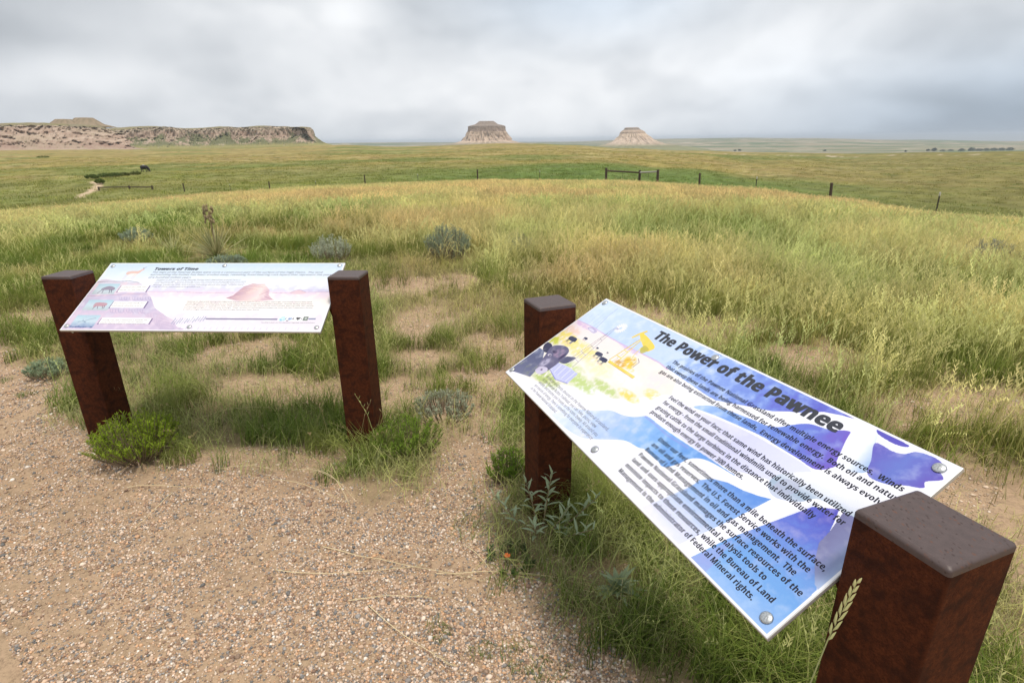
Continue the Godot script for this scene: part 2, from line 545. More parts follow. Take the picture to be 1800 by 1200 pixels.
# stops: [[t, colour] ...] along the line from g0 to g1
func wash(im: Image, s: float, pts: PackedVector2Array, g0: Vector2, g1: Vector2, stops: Array, alpha := 1.0, rough := 0.25) -> void:
	var lo := 1e9
	var hi := -1e9
	for q in pts:
		lo = minf(lo, q.y); hi = maxf(hi, q.y)
	var gd := (g1 - g0) / maxf(g0.distance_squared_to(g1), 1e-6)
	var n := pts.size()
	for y in range(maxi(0, int(lo * s)), mini(im.get_height(), int(hi * s) + 1)):
		var yy := (y + 0.5) / s
		var xs := []
		for i in n:
			var a := pts[i]
			var b := pts[(i + 1) % n]
			if (a.y <= yy) != (b.y <= yy):
				xs.append(a.x + (b.x - a.x) * (yy - a.y) / (b.y - a.y))
		xs.sort()
		for k in range(0, xs.size() - 1, 2):
			for x in range(maxi(0, int(ceil(xs[k] * s - 0.5))), mini(im.get_width(), int(floor(xs[k + 1] * s - 0.5)) + 1)):
				var xx := (x + 0.5) / s
				var u := (Vector2(xx, yy) - g0).dot(gd)
				var w := grain.get_noise_2d(xx, yy)
				u += w * 0.16 * rough * 4.0
				var c: Color = stops[0][1]
				for j in stops.size() - 1:
					if u > stops[j][0]:
						c = stops[j][1].lerp(stops[j + 1][1], clampf((u - stops[j][0]) / (stops[j + 1][0] - stops[j][0]), 0.0, 1.0))
				var al := clampf(alpha * (1.0 - rough * 0.8 + rough * 1.6 * (w + 0.5)), 0.0, 1.0)
				im.set_pixel(x, y, im.get_pixel(x, y).lerp(c, al))

func blot(im: Image, s: float, x: float, y: float, rx: float, ry: float, c: Color, alpha := 0.8) -> void:  # soft-edged patch of colour
	for py in range(maxi(0, int((y - ry) * s)), mini(im.get_height(), int((y + ry) * s) + 1)):
		for px in range(maxi(0, int((x - rx) * s)), mini(im.get_width(), int((x + rx) * s) + 1)):
			var u := (px / s - x) / rx
			var w := (py / s - y) / ry
			var f := 1.0 - (u * u + w * w)
			if f > 0.0:
				f *= 0.7 + grain.get_noise_2d(px / s * 1.7, py / s * 1.7) * 1.2
				im.set_pixel(px, py, im.get_pixel(px, py).lerp(c, clampf(f * alpha * 1.4, 0.0, alpha)))

func stroke(im: Image, s: float, a: Array, w: float, c: Color, alpha := 0.9) -> void:
	var q := V(a)
	for i in q.size() - 1:
		var d := (q[i + 1] - q[i]).normalized()
		var nn := Vector2(-d.y, d.x) * w * 0.5
		wash(im, s, PackedVector2Array([q[i] - nn, q[i] + nn, q[i + 1] + nn, q[i + 1] - nn]), q[i], q[i + 1], [[0.0, c]], alpha, 0.2)

func one(im: Image, s: float, a: Array, c: Color, alpha := 1.0, round_ := true, rough := 0.2) -> void:
	var q := V(a)
	wash(im, s, soft(q) if round_ else q, Vector2.ZERO, Vector2.RIGHT, [[0.0, c]], alpha, rough)

func border(im: Image, s: float) -> void:
	var b := int(5.0 * s)
	var c := Color8(243, 244, 246)
	im.fill_rect(Rect2i(0, 0, im.get_width(), b), c)
	im.fill_rect(Rect2i(0, im.get_height() - b, im.get_width(), b), c)
	im.fill_rect(Rect2i(0, 0, b, im.get_height()), c)
	im.fill_rect(Rect2i(im.get_width() - b, 0, b, im.get_height()), c)

func small_cow(im: Image, s: float, x: float, y: float, w: float) -> void:
	var k := ink(72, 76, 100)
	one(im, s, [x - w * 0.5, y - w * 0.22, x + w * 0.3, y - w * 0.3, x + w * 0.52, y - w * 0.1, x + w * 0.46, y + w * 0.1, x - w * 0.44, y + w * 0.14], k)
	for f in [-0.38, -0.24, 0.2, 0.34]:
		stroke(im, s, [x + w * f, y + w * 0.05, x + w * f, y + w * 0.42], w * 0.09, k, 0.8)
	blot(im, s, x, y + w * 0.46, w * 0.6, w * 0.12, ink(205, 165, 150), 0.5)

func power_print() -> ImageTexture:
	var s := 1.05
	var im := Image.create_empty(int(1282.5 * s), int(483.3 * s), false, Image.FORMAT_RGB8)
	im.fill(Color8(240, 241, 248))
	grain.seed = 4; grain.frequency = 0.022; grain.fractal_octaves = 4
	var L := Vector2.ZERO
	# sky, pale on the left and ultramarine on the right
	wash(im, s, V([0, 0, 1090, 0, 1062, 6, 1041, 11, 1003, 24, 973, 50, 945, 64, 912, 86, 866, 102, 771, 138, 739, 139, 650, 134, 556, 129, 422, 128, 320, 135, 218, 136, 63, 138, 0, 143]), L, Vector2(1080, 0), [[0.0, ink(206, 224, 244)], [0.32, ink(188, 210, 244)], [0.48, ink(196, 216, 245)], [0.62, ink(152, 180, 238)], [0.78, ink(122, 150, 226)], [0.88, ink(112, 126, 216)], [1.0, ink(98, 98, 198)]], 1.0, 0.22)
	# the plain with cattle
	wash(im, s, V([0, 143, 63, 138, 218, 136, 320, 135, 422, 128, 507, 124, 556, 129, 620, 150, 655, 197, 599, 237, 556, 280, 508, 308, 442, 312, 395, 317, 344, 347, 260, 394, 216, 419, 138, 438, 40, 452, 0, 470]), Vector2(0, 130), Vector2(60, 330), [[0.0, ink(226, 205, 228)], [0.3, ink(238, 228, 226)], [1.0, ink(236, 232, 222)]], 0.95, 0.2)
	for q in [[40, 190, 70, 26, 236, 205, 190], [60, 230, 100, 36, 240, 222, 110], [20, 265, 50, 24, 200, 208, 70], [190, 235, 130, 40, 243, 226, 140], [340, 250, 90, 40, 240, 232, 190], [250, 330, 120, 50, 200, 218, 140], [180, 395, 130, 34, 178, 198, 110], [360, 330, 90, 26, 190, 212, 130], [440, 296, 90, 22, 190, 210, 130], [540, 270, 60, 18, 246, 214, 96], [600, 225, 40, 20, 244, 222, 130], [470, 225, 90, 40, 236, 232, 240], [70, 420, 70, 24, 150, 170, 100], [560, 180, 60, 40, 240, 226, 226]]:
		blot(im, s, q[0], q[1], q[2], q[3], ink(q[4], q[5], q[6]), 0.85)
	stroke(im, s, [0, 143, 63, 138, 129, 135, 218, 137, 320, 135, 422, 128, 507, 125, 556, 131], 5.0, ink(206, 176, 220), 0.75)
	blot(im, s, 60, 150, 70, 10, ink(214, 180, 222), 0.7)
	blot(im, s, 360, 138, 70, 9, ink(206, 178, 226), 0.7)
	# far derricks, a shed, wind wheel and tower
	for x in [46, 70, 92, 113, 131]:
		stroke(im, s, [x, 140, x - 8, 62 + (x % 7) * 6], 1.2, ink(170, 180, 214), 0.8)
	stroke(im, s, [131, 131, 113, 65, 111, 17], 1.6, ink(150, 160, 200), 0.9)
	one(im, s, [96, 150, 109, 138, 153, 141, 145, 156], ink(176, 170, 210), 0.8)
	one(im, s, [104, 150, 112, 142, 140, 146, 136, 153], ink(226, 220, 238), 0.8)
	for k in 18:
		var an := TAU * k / 18.0
		stroke(im, s, [228 + 7 * cos(an), 84 + 7 * sin(an), 228 + 25 * cos(an), 84 + 25 * sin(an)], 4.6, ink(246, 240, 246), 0.85)
	blot(im, s, 214, 92, 14, 6, ink(138, 150, 190), 0.95)
	for q in [[190, 312, 205, 96], [244, 309, 210, 96], [214, 312, 206, 128]]:
		stroke(im, s, q, 1.8, ink(128, 124, 146), 0.9)
	for y in [160, 200, 240, 275]:
		stroke(im, s, [205 - (y - 96) * 0.07, y, 210 + (y - 96) * 0.16, y + 3], 1.3, ink(140, 136, 156), 0.85)
	# pump jack in yellow
	var yl := ink(246, 214, 92)
	var yd := ink(200, 164, 70)
	stroke(im, s, [342, 212, 490, 212], 9, yl); stroke(im, s, [342, 217, 490, 217], 2.4, yd)
	stroke(im, s, [338, 46, 322, 70, 314, 96], 9, yl); stroke(im, s, [342, 46, 318, 96], 1.6, yd)
	one(im, s, [336, 60, 426, 82, 432, 104, 414, 112, 334, 76], yl)
	one(im, s, [392, 98, 424, 104, 416, 128, 396, 120], ink(196, 186, 90), 0.9)
	stroke(im, s, [338, 208, 352, 84], 4, yl); stroke(im, s, [338, 208, 348, 84], 1.3, ink(180, 150, 96)); stroke(im, s, [376, 212, 356, 84], 4, yl); stroke(im, s, [356, 208, 362, 92], 1.2, ink(170, 150, 120))
	stroke(im, s, [348, 150, 366, 150], 3, yl); stroke(im, s, [345, 180, 371, 180], 3, yl)
	stroke(im, s, [390, 110, 400, 150, 412, 170], 3, yl)
	blot(im, s, 410, 180, 40, 32, ink(244, 200, 80), 0.95); blot(im, s, 388, 198, 30, 16, ink(214, 160, 80), 0.8)
	stroke(im, s, [382, 196, 404, 168, 424, 160], 2.0, ink(170, 110, 80)); stroke(im, s, [428, 150, 446, 160, 446, 186], 1.6, ink(120, 100, 110)); stroke(im, s, [432, 160, 436, 188], 1.4, ink(120, 110, 120))
	blot(im, s, 446, 196, 22, 10, yl, 0.9)
	for q in [[96, 222, 46], [146, 190, 20], [277, 214, 36], [318, 222, 38], [241, 196, 12], [300, 190, 9]]:
		small_cow(im, s, q[0], q[1], q[2])
	# black cow's head and stock tank in front
	wash(im, s, V([0, 325, 43, 322, 96, 360, 120, 400, 131, 432, 60, 452, 0, 470]), Vector2(0, 320), Vector2(40, 470), [[0.0, ink(122, 130, 162)], [0.35, ink(98, 102, 134)], [1.0, ink(116, 120, 150)]], 1.0, 0.3)
	one(im, s, [169, 362, 157, 326, 226, 314, 295, 313, 304, 361, 240, 378], ink(196, 200, 240), 1.0, false)
	for k in 14:
		stroke(im, s, [160 + k * 10, 326 - k * 0.9, 172 + k * 9.4, 362], 2.0, ink(150, 156, 222) if k % 3 else ink(238, 240, 252), 0.75)
	stroke(im, s, [169, 364, 240, 378, 304, 362], 3.2, ink(140, 140, 210))
	one(im, s, [166, 318, 164, 292, 184, 280, 210, 272, 204, 306, 186, 318], ink(92, 94, 122))
	one(im, s, [16, 314, 2, 290, 30, 284, 56, 292, 74, 316, 46, 326], ink(72, 74, 98))
	one(im, s, [50, 290, 85, 265, 119, 258, 150, 268, 165, 300, 169, 330, 168, 374, 161, 398, 118, 398, 92, 366, 70, 330], ink(106, 104, 134))
	blot(im, s, 120, 294, 34, 26, ink(164, 140, 168), 0.9); blot(im, s, 112, 356, 26, 34, ink(182, 178, 204), 0.9); blot(im, s, 150, 300, 10, 24, ink(66, 62, 92), 0.8); blot(im, s, 92, 300, 18, 8, ink(60, 56, 84), 0.8); blot(im, s, 90, 322, 14, 8, ink(214, 208, 226), 0.9); blot(im, s, 92, 322, 5, 4, ink(40, 38, 60), 1.0)
	one(im, s, [114, 400, 116, 379, 148, 366, 168, 376, 160, 398, 136, 406], ink(206, 198, 222))
	blot(im, s, 138, 384, 7, 5, ink(96, 84, 112), 0.9)
	# streamers of wind: white between blues
	wash(im, s, soft(V([741, 189, 767, 163, 808, 148, 897, 132, 932, 127, 959, 115, 976, 94, 1004, 69, 1048, 58, 1083, 39, 1100, 70, 1110, 107, 1122, 128, 1099, 158, 1053, 158, 1000, 158, 944, 158, 888, 165, 809, 176])), Vector2(740, 190), Vector2(1110, 90), [[0.0, ink(168, 200, 242)], [0.35, ink(118, 158, 230)], [0.75, ink(106, 128, 218)], [1.0, ink(118, 102, 202)]], 1.0, 0.22)
	wash(im, s, soft(V([640, 200, 741, 194, 888, 170, 1000, 163, 1100, 168, 1120, 225, 1040, 240, 948, 274, 813, 281, 737, 283, 672, 283, 640, 296, 620, 250])), Vector2(640, 250), Vector2(1120, 210), [[0.0, ink(240, 240, 249)], [0.25, ink(226, 226, 246)], [0.6, ink(206, 208, 240)], [1.0, ink(220, 224, 244)]], 1.0, 0.15)
	wash(im, s, soft(V([300, 470, 330, 440, 420, 412, 492, 380, 543, 342, 589, 330, 626, 315, 653, 291, 672, 286, 737, 287, 813, 284, 898, 279, 948, 277, 1005, 275, 911, 285, 872, 306, 858, 340, 838, 368, 796, 366, 753, 364, 733, 372, 686, 380, 647, 404, 598, 439, 551, 462, 460, 474])), Vector2(330, 450), Vector2(880, 290), [[0.0, ink(238, 240, 250)], [0.25, ink(206, 222, 246)], [0.5, ink(178, 200, 242)], [0.72, ink(138, 184, 238)], [1.0, ink(104, 156, 228)]], 1.0, 0.2)
	stroke(im, s, [653, 291, 700, 292, 760, 296, 840, 290], 6.0, ink(150, 150, 226), 0.4)
	blot(im, s, 620, 455, 110, 24, ink(232, 232, 248), 0.8)
	wash(im, s, V([755, 483, 780, 436, 830, 415, 920, 420, 1040, 470, 1036, 483]), Vector2(760, 430), Vector2(1030, 480), [[0.0, ink(236, 238, 250)], [1.0, ink(214, 218, 246)]], 0.9, 0.2)
	one(im, s, [745, 487, 775, 430, 800, 368, 838, 370, 858, 340, 872, 306, 911, 285, 971, 283, 1034, 250, 1087, 270, 1029, 292, 989, 299, 955, 314, 936, 336, 934, 362, 907, 440, 880, 487], ink(241, 241, 250))
	wash(im, s, V([890, 483, 907, 440, 934, 362, 936, 336, 955, 314, 989, 299, 1029, 292, 1063, 281, 1087, 270, 1068, 351, 1034, 483]), Vector2(980, 290), Vector2(960, 480), [[0.0, ink(98, 146, 224)], [0.35, ink(140, 178, 234)], [0.7, ink(206, 214, 244)], [1.0, ink(228, 228, 248)]], 1.0, 0.2)
	# great turbine
	wash(im, s, V([1150, 236, 1194, 205, 1206, 233, 1214, 254, 1217, 285, 1237, 319, 1276, 358, 1282, 483, 1071, 483, 1093, 396]), Vector2(1170, 215), Vector2(1190, 480), [[0.0, ink(88, 86, 192)], [0.28, ink(100, 118, 212)], [0.5, ink(112, 152, 224)], [0.75, ink(112, 166, 230)], [1.0, ink(146, 184, 236)]], 1.0, 0.28)
	one(im, s, [1071, 483, 1102, 392, 1116, 450, 1118, 483], ink(150, 164, 226), 0.7, false)
	wash(im, s, V([1200, 190, 1214, 254, 1217, 285, 1237, 319, 1267, 353, 1283, 360, 1283, 150, 1262, 150]), Vector2(1205, 250), Vector2(1283, 250), [[0.0, ink(116, 116, 160)], [0.5, ink(130, 136, 180)], [1.0, ink(168, 188, 224)]], 1.0, 0.2)
	wash(im, s, V([1093, 259, 1105, 219, 1135, 206, 1156, 232, 1120, 325, 1093, 396, 1071, 483, 1030, 483, 1068, 351]), Vector2(1060, 330), Vector2(1130, 350), [[0.0, ink(236, 236, 249)], [0.7, ink(244, 244, 252)], [1.0, ink(206, 214, 240)]], 1.0, 0.1)
	wash(im, s, soft(V([1090, 262, 1058, 250, 1052, 218, 1084, 180, 1128, 150, 1180, 160, 1236, 166, 1240, 196, 1189, 206, 1150, 212, 1130, 240])), Vector2(1120, 160), Vector2(1130, 250), [[0.0, ink(244, 245, 251)], [0.4, ink(224, 230, 242)], [0.75, ink(160, 182, 204)], [1.0, ink(196, 206, 226)]], 1.0, 0.12)
	one(im, s, [1066, 240, 1070, 216, 1096, 206, 1112, 222, 1100, 244, 1080, 252], ink(176, 182, 206), 0.8)
	wash(im, s, soft(V([1080, 0, 1117, 0, 1140, 38, 1165, 84, 1172, 106, 1150, 122, 1120, 122, 1108, 100, 1088, 50])), Vector2(1090, 70), Vector2(1160, 60), [[0.0, ink(243, 245, 251)], [0.6, ink(232, 238, 248)], [1.0, ink(168, 194, 228)]], 1.0, 0.1)
	wash(im, s, soft(V([1138, 36, 1174, 35, 1193, 29, 1206, 12, 1231, 6, 1252, 10, 1261, 28, 1275, 41, 1258, 62, 1264, 76, 1239, 90, 1222, 104, 1190, 112, 1172, 103, 1160, 76])), Vector2(1150, 60), Vector2(1270, 60), [[0.0, ink(106, 102, 194)], [0.5, ink(108, 124, 206)], [1.0, ink(108, 98, 192)]], 1.0, 0.25)
	one(im, s, [1119, 3, 1150, 5, 1186, 6, 1183, 14, 1162, 18, 1128, 14], ink(96, 92, 190))
	im.adjust_bcs(1.03, 0.97, 0.92)
	border(im, s)
	return ImageTexture.create_from_image(im)

func towers_print() -> ImageTexture:
	var s := 0.9
	var im := Image.create_empty(int(1282.5 * s), int(483.3 * s), false, Image.FORMAT_RGB8)
	im.fill(Color8(238, 234, 238))
	grain.seed = 14; grain.frequency = 0.016; grain.fractal_octaves = 4
	wash(im, s, V([0, 0, 1283, 0, 1283, 218, 0, 218]), Vector2(0, 0), Vector2(0, 218), [[0.0, ink(182, 208, 236)], [0.4, ink(206, 224, 241)], [0.75, ink(228, 232, 243)], [0.92, ink(208, 210, 236)], [1.0, ink(216, 206, 232)]], 1.0, 0.3)
	wash(im, s, V([0, 216, 1283, 216, 1283, 478, 0, 478]), Vector2(0, 216), Vector2(0, 478), [[0.0, ink(224, 200, 222)], [0.12, ink(238, 218, 222)], [0.3, ink(242, 234, 226)], [0.55, ink(240, 236, 236)], [0.72, ink(226, 216, 228)], [1.0, ink(230, 222, 236)]], 1.0, 0.35)
	stroke(im, s, [315, 217, 465, 217, 588, 225, 765, 223], 2.6, ink(184, 150, 188), 0.8)
	stroke(im, s, [964, 223, 1058, 227, 1137, 220, 1280, 215], 2.6, ink(186, 150, 190), 0.8)
	blot(im, s, 1190, 206, 110, 12, ink(190, 186, 224), 0.6)
	wash(im, s, V([740, 262, 770, 244, 801, 180, 838, 158, 904, 159, 945, 204, 952, 240, 987, 273, 900, 284, 800, 280]), Vector2(770, 200), Vector2(950, 240), [[0.0, ink(190, 146, 168)], [0.4, ink(224, 186, 186)], [0.7, ink(240, 214, 206)], [1.0, ink(214, 176, 190)]], 0.95, 0.3)
	for q in [[801, 180, 850, 176, 904, 182], [790, 200, 830, 196, 880, 200], [776, 236, 820, 214, 846, 206], [758, 252, 800, 236, 830, 226], [904, 240, 940, 214], [930, 246, 960, 262, 990, 274], [838, 158, 870, 166, 910, 162]]:
		stroke(im, s, q, 2.0, ink(172, 116, 140), 0.7)
	one(im, s, [1050, 226, 1081, 205, 1104, 203, 1140, 222, 1110, 232], ink(226, 190, 200), 0.9)
	stroke(im, s, [1058, 226, 1081, 205, 1104, 204, 1137, 218], 1.8, ink(160, 130, 176))
	# the cliff of old layers on the left
	wash(im, s, soft(V([0, 152, 125, 144, 240, 156, 262, 176, 300, 200, 318, 232, 353, 263, 404, 329, 449, 361, 497, 392, 542, 417, 568, 453, 578, 480, 0, 480])), Vector2(0, 150), Vector2(0, 480), [[0.0, ink(206, 196, 214)], [0.12, ink(224, 200, 212)], [0.3, ink(200, 188, 218)], [0.55, ink(190, 178, 212)], [0.75, ink(214, 190, 214)], [1.0, ink(200, 182, 212)]], 1.0, 0.35)
	stroke(im, s, [6, 148, 60, 143, 125, 142, 174, 139, 236, 152], 4.0, ink(120, 120, 142), 0.7)
	stroke(im, s, [8, 252, 126, 244, 220, 236, 313, 236], 3.4, ink(186, 132, 160), 0.7)
	for k in 26:
		var x := 180.0 + (k % 13) * 14.0
		var y := 256.0 if k < 13 else 342.0
		stroke(im, s, [x, y, x + 8, y + 14 + (k * 7) % 11, x + 22, y + 26], 1.8, ink(146, 134, 184), 0.6)
	for k in 16:
		var y2 := 366.0 + k * 7.0
		stroke(im, s, [360 + k * 9.0, y2, 420 + k * 7.0, y2 + 4, 470 + k * 7.0, y2 + 3], 1.6, ink(160, 140, 184), 0.6)
	# pronghorn
	one(im, s, [128, 70, 150, 62, 182, 62, 196, 52, 204, 44, 214, 50, 206, 60, 192, 84, 160, 88, 132, 90], ink(228, 184, 170), 0.95)
	one(im, s, [150, 84, 186, 82, 184, 100, 150, 104], ink(240, 226, 220), 0.9)
	for x in [132, 140, 178, 188]:
		stroke(im, s, [x, 84, x - 3, 128], 2.4, ink(214, 178, 168), 0.8)
	stroke(im, s, [206, 46, 210, 34, 216, 32], 2.0, ink(90, 80, 90)); stroke(im, s, [204, 46, 202, 36], 2.0, ink(90, 80, 90))
	# three small pictures with their captions
	var pics := [[22, 160, 139, 237], [36, 278, 168, 350], [34, 383, 155, 467]]
	var caps := [[152, 172, 300, 220], [172, 287, 346, 333], [172, 402, 424, 440]]
	for k in 3:
		var q: Array = pics[k]
		wash(im, s, V([q[0], q[1], q[2], q[1], q[2], q[3], q[0], q[3]]), Vector2(0, q[1]), Vector2(0, q[3]), [[0.0, ink(160, 204, 222)], [0.5, ink(186, 214, 226)], [1.0, ink(124, 150, 196) if k == 2 else ink(176, 196, 200)]], 0.95, 0.3)
		var c: Array = caps[k]
		one(im, s, [c[0] - 4, c[1] + 3, c[0], c[1], c[0] + 2, c[3] + 4, c[0] - 6, c[3] + 4], ink(120, 104, 150), 0.9, false)
		one(im, s, [c[2], c[1], c[2] + 7, c[1] + 3, c[2] + 7, c[3] + 4, c[2], c[3]], ink(120, 104, 150), 0.9, false)
		im.fill_rect(Rect2i(int(c[0] * s), int(c[1] * s), int((c[2] - c[0]) * s), int((c[3] - c[1]) * s)), Color8(242, 241, 238))
	one(im, s, [56, 196, 84, 178, 112, 184, 128, 196, 120, 210, 92, 206, 64, 208], ink(150, 140, 164), 0.9)
	for q in [[62, 204, 50, 232], [70, 206, 74, 230], [104, 206, 112, 230], [112, 204, 122, 226]]:
		stroke(im, s, q, 3.4, ink(96, 92, 118), 0.9)
	one(im, s, [78, 304, 96, 296, 138, 300, 146, 312, 138, 324, 104, 322, 84, 330], ink(196, 146, 160), 0.95)
	for q in [[92, 320, 86, 342], [104, 322, 110, 340], [128, 320, 136, 340], [138, 318, 142, 338]]:
		stroke(im, s, q, 3.0, ink(120, 92, 116), 0.9)
	stroke(im, s, [60, 428, 90, 424, 112, 412, 140, 402], 2.4, ink(96, 120, 160), 0.9)
	stroke(im, s, [84, 424, 80, 414], 2.4, ink(96, 120, 160)); stroke(im, s, [90, 426, 104, 432], 2.4, ink(96, 120, 160))
	for k in 9:
		blot(im, s, 42 + k * 13, 458 + (k * 5) % 7, 9, 6, ink(84, 96, 160), 0.8)
	# grass, credit strip
	for k in 60:
		var x := 536.0 + (k * 37) % 160
		var y := 436.0 - (x - 536.0) * 0.16 + (k * 13) % 12
		stroke(im, s, [x, y, x + 6, y - 22 - (k * 11) % 18], 1.6, ink(140, 154, 192), 0.6)
	for k in 40:
		var x := 560.0 + (k * 61) % 640
		stroke(im, s, [x, 474, x + 3, 462 - (k * 7) % 8], 1.5, ink(160, 170, 202), 0.55)
	im.fill_rect(Rect2i(int(696 * s), int(399 * s), int(356 * s), int(10 * s)), Color8(136, 132, 166))
	im.fill_rect(Rect2i(int(1203 * s), int(396 * s), int(36 * s), int(9 * s)), Color8(128, 138, 178))
	im.fill_rect(Rect2i(int(1056 * s), int(384 * s), int(144 * s), int(32 * s)), Color8(244, 245, 247))
	blot(im, s, 1076, 400, 21, 20, ink(120, 200, 226), 0.95); blot(im, s, 1076, 400, 8, 8, ink(226, 246, 250), 0.95)
	blot(im, s, 1110, 398, 13, 12, ink(110, 140, 196), 0.95); stroke(im, s, [1096, 412, 1108, 412], 4.0, ink(50, 50, 60))
	one(im, s, [1140, 390, 1164, 390, 1160, 402, 1152, 410, 1144, 402], ink(80, 80, 84), 0.95, false); blot(im, s, 1152, 394, 7, 4, ink(230, 230, 232), 0.9)
	one(im, s, [1176, 386, 1200, 386, 1200, 412, 1176, 412], ink(120, 134, 124), 0.95, false); blot(im, s, 1188, 398, 7, 8, ink(224, 230, 224), 0.9)
	for x in [1092, 1126, 1130, 1170]:
		stroke(im, s, [x, 394, x - 1, 405], 3.4, ink(90, 90, 104), 0.9)
	im.adjust_bcs(1.04, 0.95, 0.72)
	border(im, s)
	return ImageTexture.create_from_image(im)

# ---------------------------------------------------------------- lettering
var fonts := {}
func face(weight: int, italic := false) -> Font:
	var k := "%d%s" % [weight, italic]
	if not fonts.has(k):
		var f := SystemFont.new()
		f.font_names = PackedStringArray(["Droid Sans"])
		f.font_weight = weight
		var probe := TextMesh.new()
		probe.font = f; probe.font_size = 48; probe.pixel_size = 0.01; probe.depth = 0.0; probe.text = "H"
		var b := probe.get_aabb()
		fonts[k] = [f, b.position.y, b.size.y]
	return fonts[k][0]

# one printed line: cap height and baseline in mm; squeezed to end at x1 when x1 > 0
func letter(m: MB, text: String, weight: int, x0: float, x1: float, base: float, cap: float, slant := 0.0, lift := 0.35, size := Vector2(1.2825, 0.4833), wide := 1.0) -> void:
	var f := face(weight)
	var q: Array = fonts["%d%s" % [weight, false]]
	var t := TextMesh.new()
	t.font = f; t.font_size = 48; t.pixel_size = 0.01; t.depth = 0.0; t.curve_step = 3.0
	t.horizontal_alignment = HORIZONTAL_ALIGNMENT_LEFT
	t.text = text
	var a := t.surface_get_arrays(0)
	var vs: PackedVector3Array = a[Mesh.ARRAY_VERTEX]
	var bb := t.get_aabb()
	var ky: float = cap / q[2]
	var kx := ky * wide
	if x1 > 0.0:
		kx = (x1 - x0) / bb.size.x
	var at := m.v.size()
	for w in vs:
		var y: float = (w.y - q[1]) * ky
		var x: float = x0 + (w.x - bb.position.x) * kx + y * slant
		m.p(Vector3(x * 0.001 - size.x * 0.5, lift * 0.001, (base - y) * 0.001 - size.y * 0.5))
	var ix: PackedInt32Array = a[Mesh.ARRAY_INDEX] if a[Mesh.ARRAY_INDEX] != null else PackedInt32Array(range(vs.size()))
	for i in ix:
		m.idx.append(at + i)

func firm_letter(m: MB, text: String, x0: float, x1: float, base: float, cap: float) -> void:   # the printed medium weight
	letter(m, text, 700, x0 - 0.22, x1 - 0.22 if x1 > 0.0 else x1, base, cap, 0.0, 0.18)
	letter(m, text, 700, x0 + 0.22, x1 + 0.22 if x1 > 0.0 else x1, base, cap, 0.0, 0.22)

func bold_letter(m: MB, text: String, x0: float, x1: float, base: float, cap: float, grow: float, slant := 0.0) -> void:
	var k := 0
	for dx in [-grow, 0.0, grow]:
		for dy in [-grow * 0.45, grow * 0.45]:
			letter(m, text, 700, x0 + grow + dx, x1 - grow + dx, base + dy, cap, slant, 0.35 + 0.06 * k)
			k += 1

# ---------------------------------------------------------------- signs
func make_sign(label: String, at: Vector3, turn: float, hc: float, dz: float, print_: ImageTexture, steel: Material, cap: Material, alu: Material, zinc: Material, bolts: Array) -> Array:
	var t := thing("interpretive_sign", label, "sign", at, turn, "signs on rusty steel posts")
	var W := 1.2825
	var L := 0.4833
	var tau := 0.5156
	for s in [-1, 1]:
		var m := MB.new()
		m.box(Vector3(0, 0.365, 0), Vector3(0.1536, 1.15, 0.1536), 0.006, Basis.IDENTITY, 2)
		var o := part("post", m.done(), steel, t)
		o.position = Vector3(s * (1.2905 / 2 + 0.1536 / 2), 0, 0)
		var cm := MB.new()
		cm.box(Vector3(0, 0.94695, 0), Vector3(0.1538, 0.0139, 0.1538), 0.006, Basis.IDENTITY, 1)
		part("top_plate", cm.done(), cap, o)
	for s in [-1, 1]:
		var m := MB.new()
		m.box(Vector3(s * (W / 2 - 0.003), -0.040, 0), Vector3(0.006, 0.05, 0.16), 0.001)
		m.box(Vector3(s * (W / 2 - 0.029), -0.0135, 0), Vector3(0.046, 0.005, 0.16), 0.001)
		var o := part("bracket", m.done(), steel, t)
		o.position = Vector3(0, hc, dz); o.rotation.x = tau
	var pm := MB.new()
	pm.box(Vector3(0, -0.0055, 0), Vector3(W, 0.0100, L), 0.0012)
	var panel := part("panel", pm.done(), alu, t)
	panel.position = Vector3(0, hc, dz); panel.rotation.x = tau
	var f := MB.new()
	var e := 0.0016
	f.quad(f.p(Vector3(-W / 2 + e, 0, L / 2 - e), Vector2(0, 1)), f.p(Vector3(-W / 2 + e, 0, -L / 2 + e), Vector2(0, 0)), f.p(Vector3(W / 2 - e, 0, -L / 2 + e), Vector2(1, 0)), f.p(Vector3(W / 2 - e, 0, L / 2 - e), Vector2(1, 1)))
	var pmat := mat(Color(0.905, 0.91, 0.93), 0.6)
	pmat.metallic_specular = 0.0
	pmat.albedo_texture = print_
	pmat.texture_repeat = false
	part("printed_picture", f.done(), pmat, panel)
	for b in bolts:
		var m := MB.new()
		var pts := []
		var rad := []
		for k in 6:
			var an := PI / 2 * k / 5.0
			pts.append(Vector3(0, 0.0006 + 0.0052 * sin(an), 0)); rad.append(0.0005 + 0.0115 * cos(an))
		m.tube(pts, rad, 20)
		m.tube([Vector3(0, -0.048, 0), Vector3(0, -0.011, 0)], [0.0042, 0.0042], 10)
		m.tube([Vector3(0, -0.020, 0), Vector3(0, -0.012, 0)], [0.009, 0.009], 6)
		var o := part("bolt", m.done(), zinc, panel)
		o.position = Vector3(b[0] * 0.001 - W / 2, 0, b[1] * 0.001 - L / 2)
	return [t, panel]

